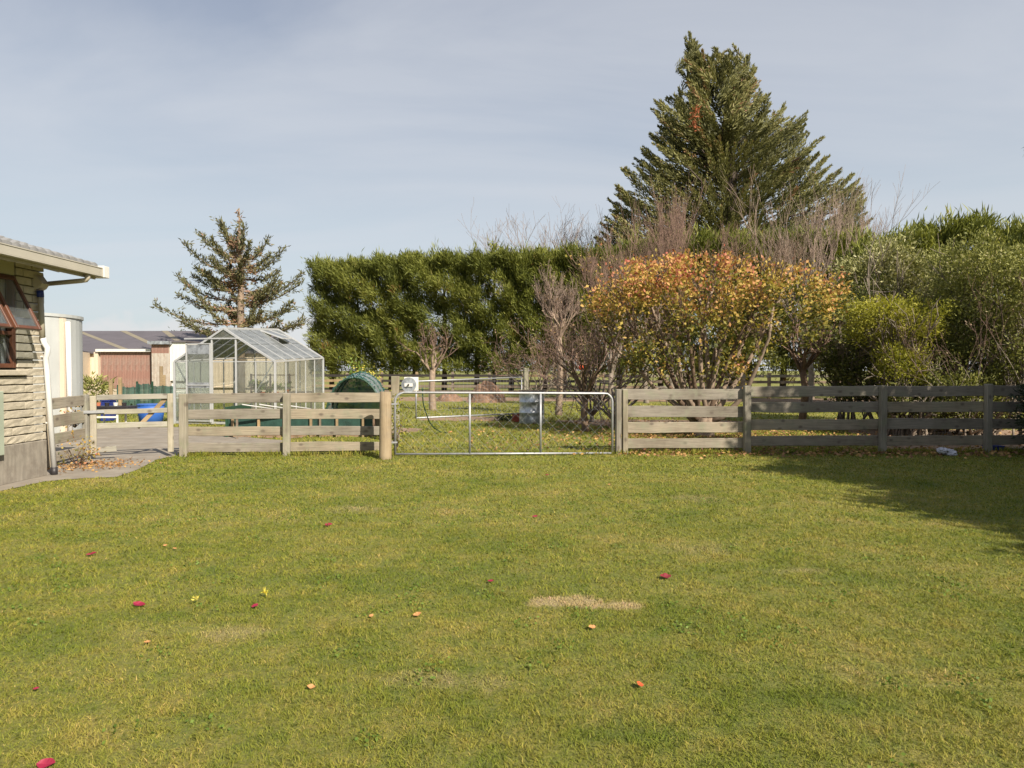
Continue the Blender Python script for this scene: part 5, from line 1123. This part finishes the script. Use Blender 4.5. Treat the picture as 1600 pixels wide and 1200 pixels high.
while len(C) < nC:
    py = 404 + (585 - 404) * R.random() ** 1.1; lx = np.interp(py, [a for a, _ in L_], [c for _, c in L_]); rx = np.interp(py, [a for a, _ in R_], [c for _, c in R_])
    px = R.uniform(lx, rx); dd_ = R.uniform(-1.9, 1.9) * math.sqrt(max(.05, 1 - ((px - (lx + rx) / 2) / ((rx - lx) / 2)) ** 2))
    if py > 505 and R.random() < .62: continue
    lump = math.sin(px * .09) + math.sin(px * .037 + py * .06) + .8 * math.sin(py * .11 + dd_ * 2)
    if lump < -.35 and R.random() < .8: continue
    if py < 438 and R.random() < .5 * (1 + math.sin(px * .17 + 1.3 * math.sin(px * .05))): continue
    if px > 1190 and R.random() < .25: continue
    if py > 480 and R.random() < .25: continue
    C.append(np.array(at(px, py, AY + dd_))); tn.append(np.interp(py, [405, 440, 480, 520, 580], [.78, .66, .46, .24, .12]) + R.normal() * .13 + (-.12 if px > 1190 else 0) + (.08 if px < 1000 else 0) + (.35 if (py > 540 and 1140 < px < 1170) else 0))
C = np.array(C); cc = b + [0, 0, 2.2]; D = unit(C - cc) + [0, 0, .3] + R.normal(size=C.shape) * .4
crown(au, [clumps(C, D, 11, .095, .095, .062, .8, np.array(tn), .13)], 'autumn')
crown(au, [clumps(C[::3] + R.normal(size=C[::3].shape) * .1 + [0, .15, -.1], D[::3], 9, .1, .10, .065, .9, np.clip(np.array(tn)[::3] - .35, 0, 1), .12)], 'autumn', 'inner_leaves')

# ------------------------------------------------------------------ shrubs on the right
def shrub(name, label, px, py, Yv, rpx, rpy, rd, n, per, Ln, Wd, mat, base_px=None, holes=.0, tint=None, tm=.45, crad=.10, squash=1, dirs=(0, -.2, .5), fr=.35):
    c_ = at(px, py, Yv); bx_ = at(base_px or px, 600, Yv).x; t = thing(name, label, 'shrub', (bx_, Yv, 0)); rx_ = rpx / F * Yv; rz_ = rpy / F * Yv
    u = unit(R.normal(size=(n * 2, 3))); ph = R.uniform(0, 6, 3)
    lump = 1 + .24 * np.sin(u[:, 0] * 5 + ph[0]) + .18 * np.sin(u[:, 2] * 7 + ph[1]) + .12 * np.sin(u[:, 1] * 6 + u[:, 0] * 4 + ph[2])
    rr = R.uniform(fr, 1, n * 2) ** .5; C = np.array(c_) + u * (rr * lump)[:, None] * [rx_, rd, rz_]
    dn = np.sin(C[:, 0] * 3.1 + ph[0]) * np.sin(C[:, 2] * 3.7 + ph[1]) * np.sin(C[:, 1] * 2.9 + ph[2]); k = (C[:, 2] > .08) & (dn > -.35 * (1 - holes) - .05); C = C[k][:n]; u = u[k][:n]
    tn = tm + R.normal(size=len(C)) * .12 + .10 * np.sin(C[:, 0] * 2.3 + C[:, 2] * 2)
    crown(t, [clumps(C, u + np.array(dirs), per, crad, Ln, Wd, .6, tn, .15)], mat)
    segs = []; b0 = np.array([0, 0, 0.]); top = c_.z + rz_ * .5
    for k in range(9):
        tgt = np.array([c_.x - bx_ + R.normal() * rx_ * .5, R.normal() * rd * .5, max(.4, c_.z + R.normal() * rz_ * .35)]); dl = np.linalg.norm(tgt); grow(segs, b0 + R.normal(size=3) * [.15, .15, 0], tgt / dl, dl * .55, .05, 3, .4, 3, .1, .62, 3, None, .006)
    link('branches', prisms(segs), 'bark_grey', t, (bx_, Yv, 0), kind='stuff'); return t
shrub('flowering_shrub', 'tall shrub with pale cream green leaf tips beyond the orange leaved tree', 1388, 440, 19.5, 72, 60, 1.1, 900, 14, .12, .045, 'pale_shrub', tm=.55)
shrub('flowering_shrub', 'lower pale green shrub between the yellow-green bush and the dark green bush', 1440, 478, 20, 50, 55, 1.0, 500, 14, .12, .045, 'pale_shrub', tm=.42)
shrub('lime_shrub', 'bright yellow-green bush over the shaded fence, the upper and wider one', 1405, 500, 16.9, 66, 38, .8, 700, 15, .08, .03, 'lime', crad=.08, tm=.5, holes=.6)
shrub('lime_shrub', 'smaller yellow-green bush low behind the shaded fence', 1408, 575, 16.5, 34, 36, .5, 330, 14, .08, .03, 'lime', crad=.07, tm=.45, holes=.7)
shrub('dark_shrub', 'dark green bush between the orange tree and the yellow-green bush', 1322, 530, 18.8, 36, 75, .9, 500, 14, .10, .045, 'shrub', tm=.18)  # lower leaf tint, darker than the neighbouring shrubs
shrub('dark_shrub', 'dark green low bush under the yellow-green bush', 1370, 595, 18.4, 70, 42, .9, 420, 14, .09, .04, 'shrub', tm=.25)
shrub('green_shrub', 'tall olive green bush nearest the picture edge above the shaded fence', 1535, 455, 17.0, 85, 82, 1.4, 1300, 15, .10, .035, 'shrub', tm=.55)
shrub('green_shrub', 'lower olive green bush with brown twigs behind the last fence posts', 1520, 560, 16.6, 75, 65, 1.1, 900, 14, .09, .035, 'shrub', tm=.42)
shrub('green_shrub', 'brownish green bush between the yellow-green bush and the edge bush', 1460, 575, 17.8, 38, 52, .8, 420, 13, .09, .035, 'drybrown', tm=.45)
shrub('green_shrub', 'green bush cut off by the picture edge behind the fence end', 1610, 500, 15.8, 60, 110, 1.2, 800, 14, .10, .035, 'shrub', tm=.5)
shrub('dark_shrub', 'low dark leafy bush at the foot of the shaded fence near its last posts', 1530, 622, 15.9, 72, 34, .7, 420, 14, .09, .04, 'shrub', tm=.3)
shrub('dark_shrub', 'low dark leafy bush behind the shaded fence next to the yellow-green bush', 1440, 620, 16.2, 48, 32, .6, 320, 14, .09, .04, 'shrub', tm=.28)
for (px, yv, top, lb) in ((1585, 15.4, 415, 'upright pale brown twigs rising in front of the edge bush'), (1455, 16.8, 500, 'bare pale twigs beside the yellow-green bush'), (1350, 19.0, 400, 'bare twigs poking through the cream tipped shrub'), (1510, 15.6, 470, 'brown bare twigs in front of the olive green bush')):
    bare(px, yv, top, lb, 5, 5, .35, .34, .14, 'twig', .0025, 2, trunk_h=.3, r_=.024, name='bare_shrub', leaves=(.12, 2, .04, .06, 'drybrown'))

# trees beside the yard, on the sunny side, that throw the shade over the fence end (mostly beyond the frame)
for k, (x, y, rx_, ry_, h_, lb) in enumerate([(11.0, 1.2, 2.0, 1.8, 6.7, 'broad dark shrub tree by the yard edge furthest from the fence'), (11.1, 4.1, 2.1, 1.9, 7.3, 'dark shrub tree of the shading row, second from the yard edge'),
                                              (11.2, 6.9, 2.0, 1.8, 8.1, 'tallest dark tree of the shading row, just before the fence end'), (12.1, 9.6, 2.3, 1.7, 5.0, 'dark shrub tree of the shading row standing closest to the fence')]):
    t = thing('shade_tree', lb, 'tree', (x, y, 0), 'trees along the yard edge'); n = 2200; u = unit(R.normal(size=(n, 3)))
    lump = 1 + .14 * np.sin(u[:, 0] * 6 + k) + .14 * np.sin(u[:, 2] * 8 + u[:, 1] * 5 + k * 2); C = np.array([x, y, h_ * .5]) + u * (R.uniform(.3, 1, n) ** .5 * lump)[:, None] * [rx_, ry_, h_ * .5]; C[:, 2] = np.clip(C[:, 2], .1, None)
    crown(t, [clumps(C, u + [0, 0, .3], 16, .14, .2, .09)], 'darkfol'); MB().tube([(x, y, -.1), (x + .1, y, h_ * .6)], [.16, .08], 8).build('trunk', 'bark_dark', t, smooth=True)
t = thing('conifer_shrub', 'dark blue-green conifer bush in deep shade at the end of the fence', 'shrub', (10.55, 12.35, 0)); n = 900; u = unit(R.normal(size=(n, 3))); C = np.array([10.55, 12.35, .85]) + u * (R.uniform(.3, 1, n) ** .5)[:, None] * [1.28, .7, 1.0]; C[:, 2] = np.clip(C[:, 2], .05, None)
crown(t, [clumps(C, u + [0, -.2, .3], 18, .08, .12, .03)], 'darkfol'); MB().tube([(10.55, 12.35, 0), (10.6, 12.35, 1.4)], [.06, .02], 7).build('trunk', 'bark_dark', t)
tb = thing('gum_tree', 'tree with a drooping twig tip reaching in at the picture edge high over the shrubs', 'tree', (9.6, 9.0, 0)); MB().tube([(9.6, 9.0, -.1), (9.5, 9, 2.5), (9.0, 9, 4.2), (7.5, 9.2, 4.75), (6.93, 9.25, 4.68)], [.12, .1, .06, .02, .006], 7).build('trunk', 'bark_grey', tb, smooth=True)
C = np.array([[6.96, 9.25, 4.66], [7.1, 9.25, 4.7], [7.6, 9.2, 4.75], [8.4, 9.1, 4.5], [9.0, 9.0, 4.3]]); crown(tb, [clumps(C[1:], R.normal(size=(4, 3)) + [0, 0, -.8], 10, .06, .14, .025), clumps(C[:1], np.array([[-.2, 0, -1.]]), 5, .02, .14, .022)], 'shrub', 'leaves')

# ------------------------------------------------------------------ small things on the lawn
def lawnleaf(px, py, size, mat, label, yaw, name='fallen_leaf', curl=.35, cat='leaf', up=.020):
    c_ = g(px, py, up); me = MB(); n = 6; V = []
    for i in range(n + 1):
        t_ = i / n; w_ = .34 * math.sin(PI * min(1, t_ * .93 + .04)) ** .8; z_ = curl * (t_ - .5) ** 2
        V += [((t_ - .5), -w_, z_ + curl * w_ * .9 + random.gauss(0, .03)), ((t_ - .5), 0, z_), ((t_ - .5), w_, z_ + curl * w_ * .7 + random.gauss(0, .03))]
    Fs = []
    for i in range(n):
        a = i * 3; Fs += [(a, a + 3, a + 4, a + 1), (a + 1, a + 4, a + 5, a + 2)]
    V = [(v[0] * size, v[1] * size, v[2] * size) for v in V]; o = link(name, MB().add(V, Fs).mesh(name), mat, None, c_); o.rotation_euler = (random.uniform(.15, .45), random.uniform(-.2, .2), yaw); return tag(o, label, cat, 'leaves fallen on the lawn')
LV = [(143, 866, .085, 'crimson', 'crimson leaf on the lawn nearest the house wall', .2), (217, 945, .085, 'crimson', 'large crimson leaf on the grass below the house corner', -.1), (398, 947, .055, 'crimson', 'crimson leaf standing on edge near the yellow dandelion', 1.2),
      (513, 820, .075, 'crimson', 'pinkish crimson leaf on the lawn in front of the round corner post', .4), (767, 908, .05, 'crimson', 'small magenta leaf in the greener grass at mid lawn', .3), (836, 807, .06, 'crimson', 'small crimson leaf on the lawn in front of the field gate', .1),
      (56, 1076, .028, 'crimson', 'tiny crimson leaf low down by the picture edge', .5), (72, 1194, .07, 'crimson', 'crimson leaf cut by the bottom edge of the picture', .1), (1040, 901, .09, 'darkred', 'large dark red curled leaf on the lawn', .2),
      (486, 1073, .04, 'tan_leaf', 'light orange leaf on the near lawn', .1), (652, 960, .055, 'tan_leaf', 'orange tan leaf beside a paler smaller one', .3), (580, 962, .035, 'tan_leaf', 'small pale tan leaf near the orange tan leaf', 1.0),
      (925, 980, .05, 'tan_leaf', 'pale tan leaf just below the straw patch', .5), (1000, 1070, .055, 'redorange', 'red-orange leaf standing upright in the near lawn', 1.5), (230, 1003, .035, 'tan_leaf', 'small tan leaf below the large crimson leaf', .7),
      (855, 742, .05, 'crimson', 'small reddish leaf close to the field gate', .2), (952, 757, .05, 'tan_leaf', 'faint brown leaf near the gate end of the fence', .9), (258, 852, .035, 'tan_leaf', 'tiny orange leaf between the two crimson leaves by the house', .4), (273, 857, .035, 'tan_leaf', 'tiny tan leaf right beside the tiny orange leaf', .1)]
for l_ in LV: lawnleaf(*l_)
for (px, py, lb, s_) in ((414, 926, 'yellow dandelion flower on the lawn', .030), (305, 936, 'small faded yellow flower on the lawn', .022)):
    c_ = g(px, py, .04); t = thing('dandelion', lb, 'flower', (c_.x, c_.y, 0), 'yellow flowers on the lawn'); C = np.array([c_]); crown(t, [clumps(C, np.array([[0, 0, 1.]]), 24, .006, s_, .01, .8)], 'yellow_bloom', 'petals'); MB().tube([(c_.x, c_.y, 0), c_], .002, 5).build('stem', 'veg', t)
q = g(1481, 712); t = thing('white_rag', 'crumpled pale rag lying on the shaded grass by the fence', 'rag', q)
for k, (dx, dz, sc) in enumerate(((-.10, .10, .1), (.06, .04, .13), (-.03, .06, .09))):
    bm = bmesh.new(); bmesh.ops.create_icosphere(bm, subdivisions=3, radius=sc)
    for v in bm.verts: v.co *= random.uniform(.72, 1.15); v.co.z *= .6
    me = bpy.data.meshes.new('fold'); bm.to_mesh(me); bm.free(); link('fold', me, 'rag', t, q + Vector((dx, .05 * k, dz)))
q = g(1553, 706); t = thing('blue_box', 'flat blue plastic box at the foot of the last fence post', 'box', q); MB().box(q.x - .15, q.x + .15, q.y - .08, q.y + .12, .0, .10).build('box_body', 'navy_plastic', t, bevel=.01); MB().box(q.x - .16, q.x + .16, q.y - .09, q.y + .13, .102, .125).build('lid', 'navy_plastic', t, bevel=.004)
tag(MB().box(q.x + .15, q.x + .75, q.y + .0, q.y + .14, 0, .07).build('timber_offcut', 'old_wood', bevel=.01), 'short brown timber offcut beside the blue box', 'timber')
# leaf litter
n = 5200; X = np.concatenate([R.uniform(2, 12, n // 3), R.normal(4.6, 1.8, n // 3), R.uniform(-1, 13, n - 2 * (n // 3))]); Y = np.concatenate([R.normal(13.1, .35, n // 3), R.normal(16.4, 1.2, n // 3), R.uniform(12.6, 22, n - 2 * (n // 3))])
P = np.stack([X, Y, R.uniform(.01, .05, n)], 1); D = R.normal(size=(n, 3)) * [1, 1, .25]
tag(link('leaf_litter', cards(P, D, .075, .05, R.random(n)), 'litter', kind='stuff'), 'brown and orange fallen leaves scattered under the trees and fence', 'leaves', kind='stuff')
n = 500; X = R.normal(-7.0, .35, n); Y = R.normal(11.3, .35, n); P = np.stack([X, Y, R.uniform(.012, .03, n)], 1)
tag(link('leaf_litter', cards(P, R.normal(size=(n, 3)) * [1, 1, .25], .05, .03, R.random(n)), 'litter', kind='stuff'), 'small dry leaves gathered on the path by the downpipe', 'leaves', kind='stuff')
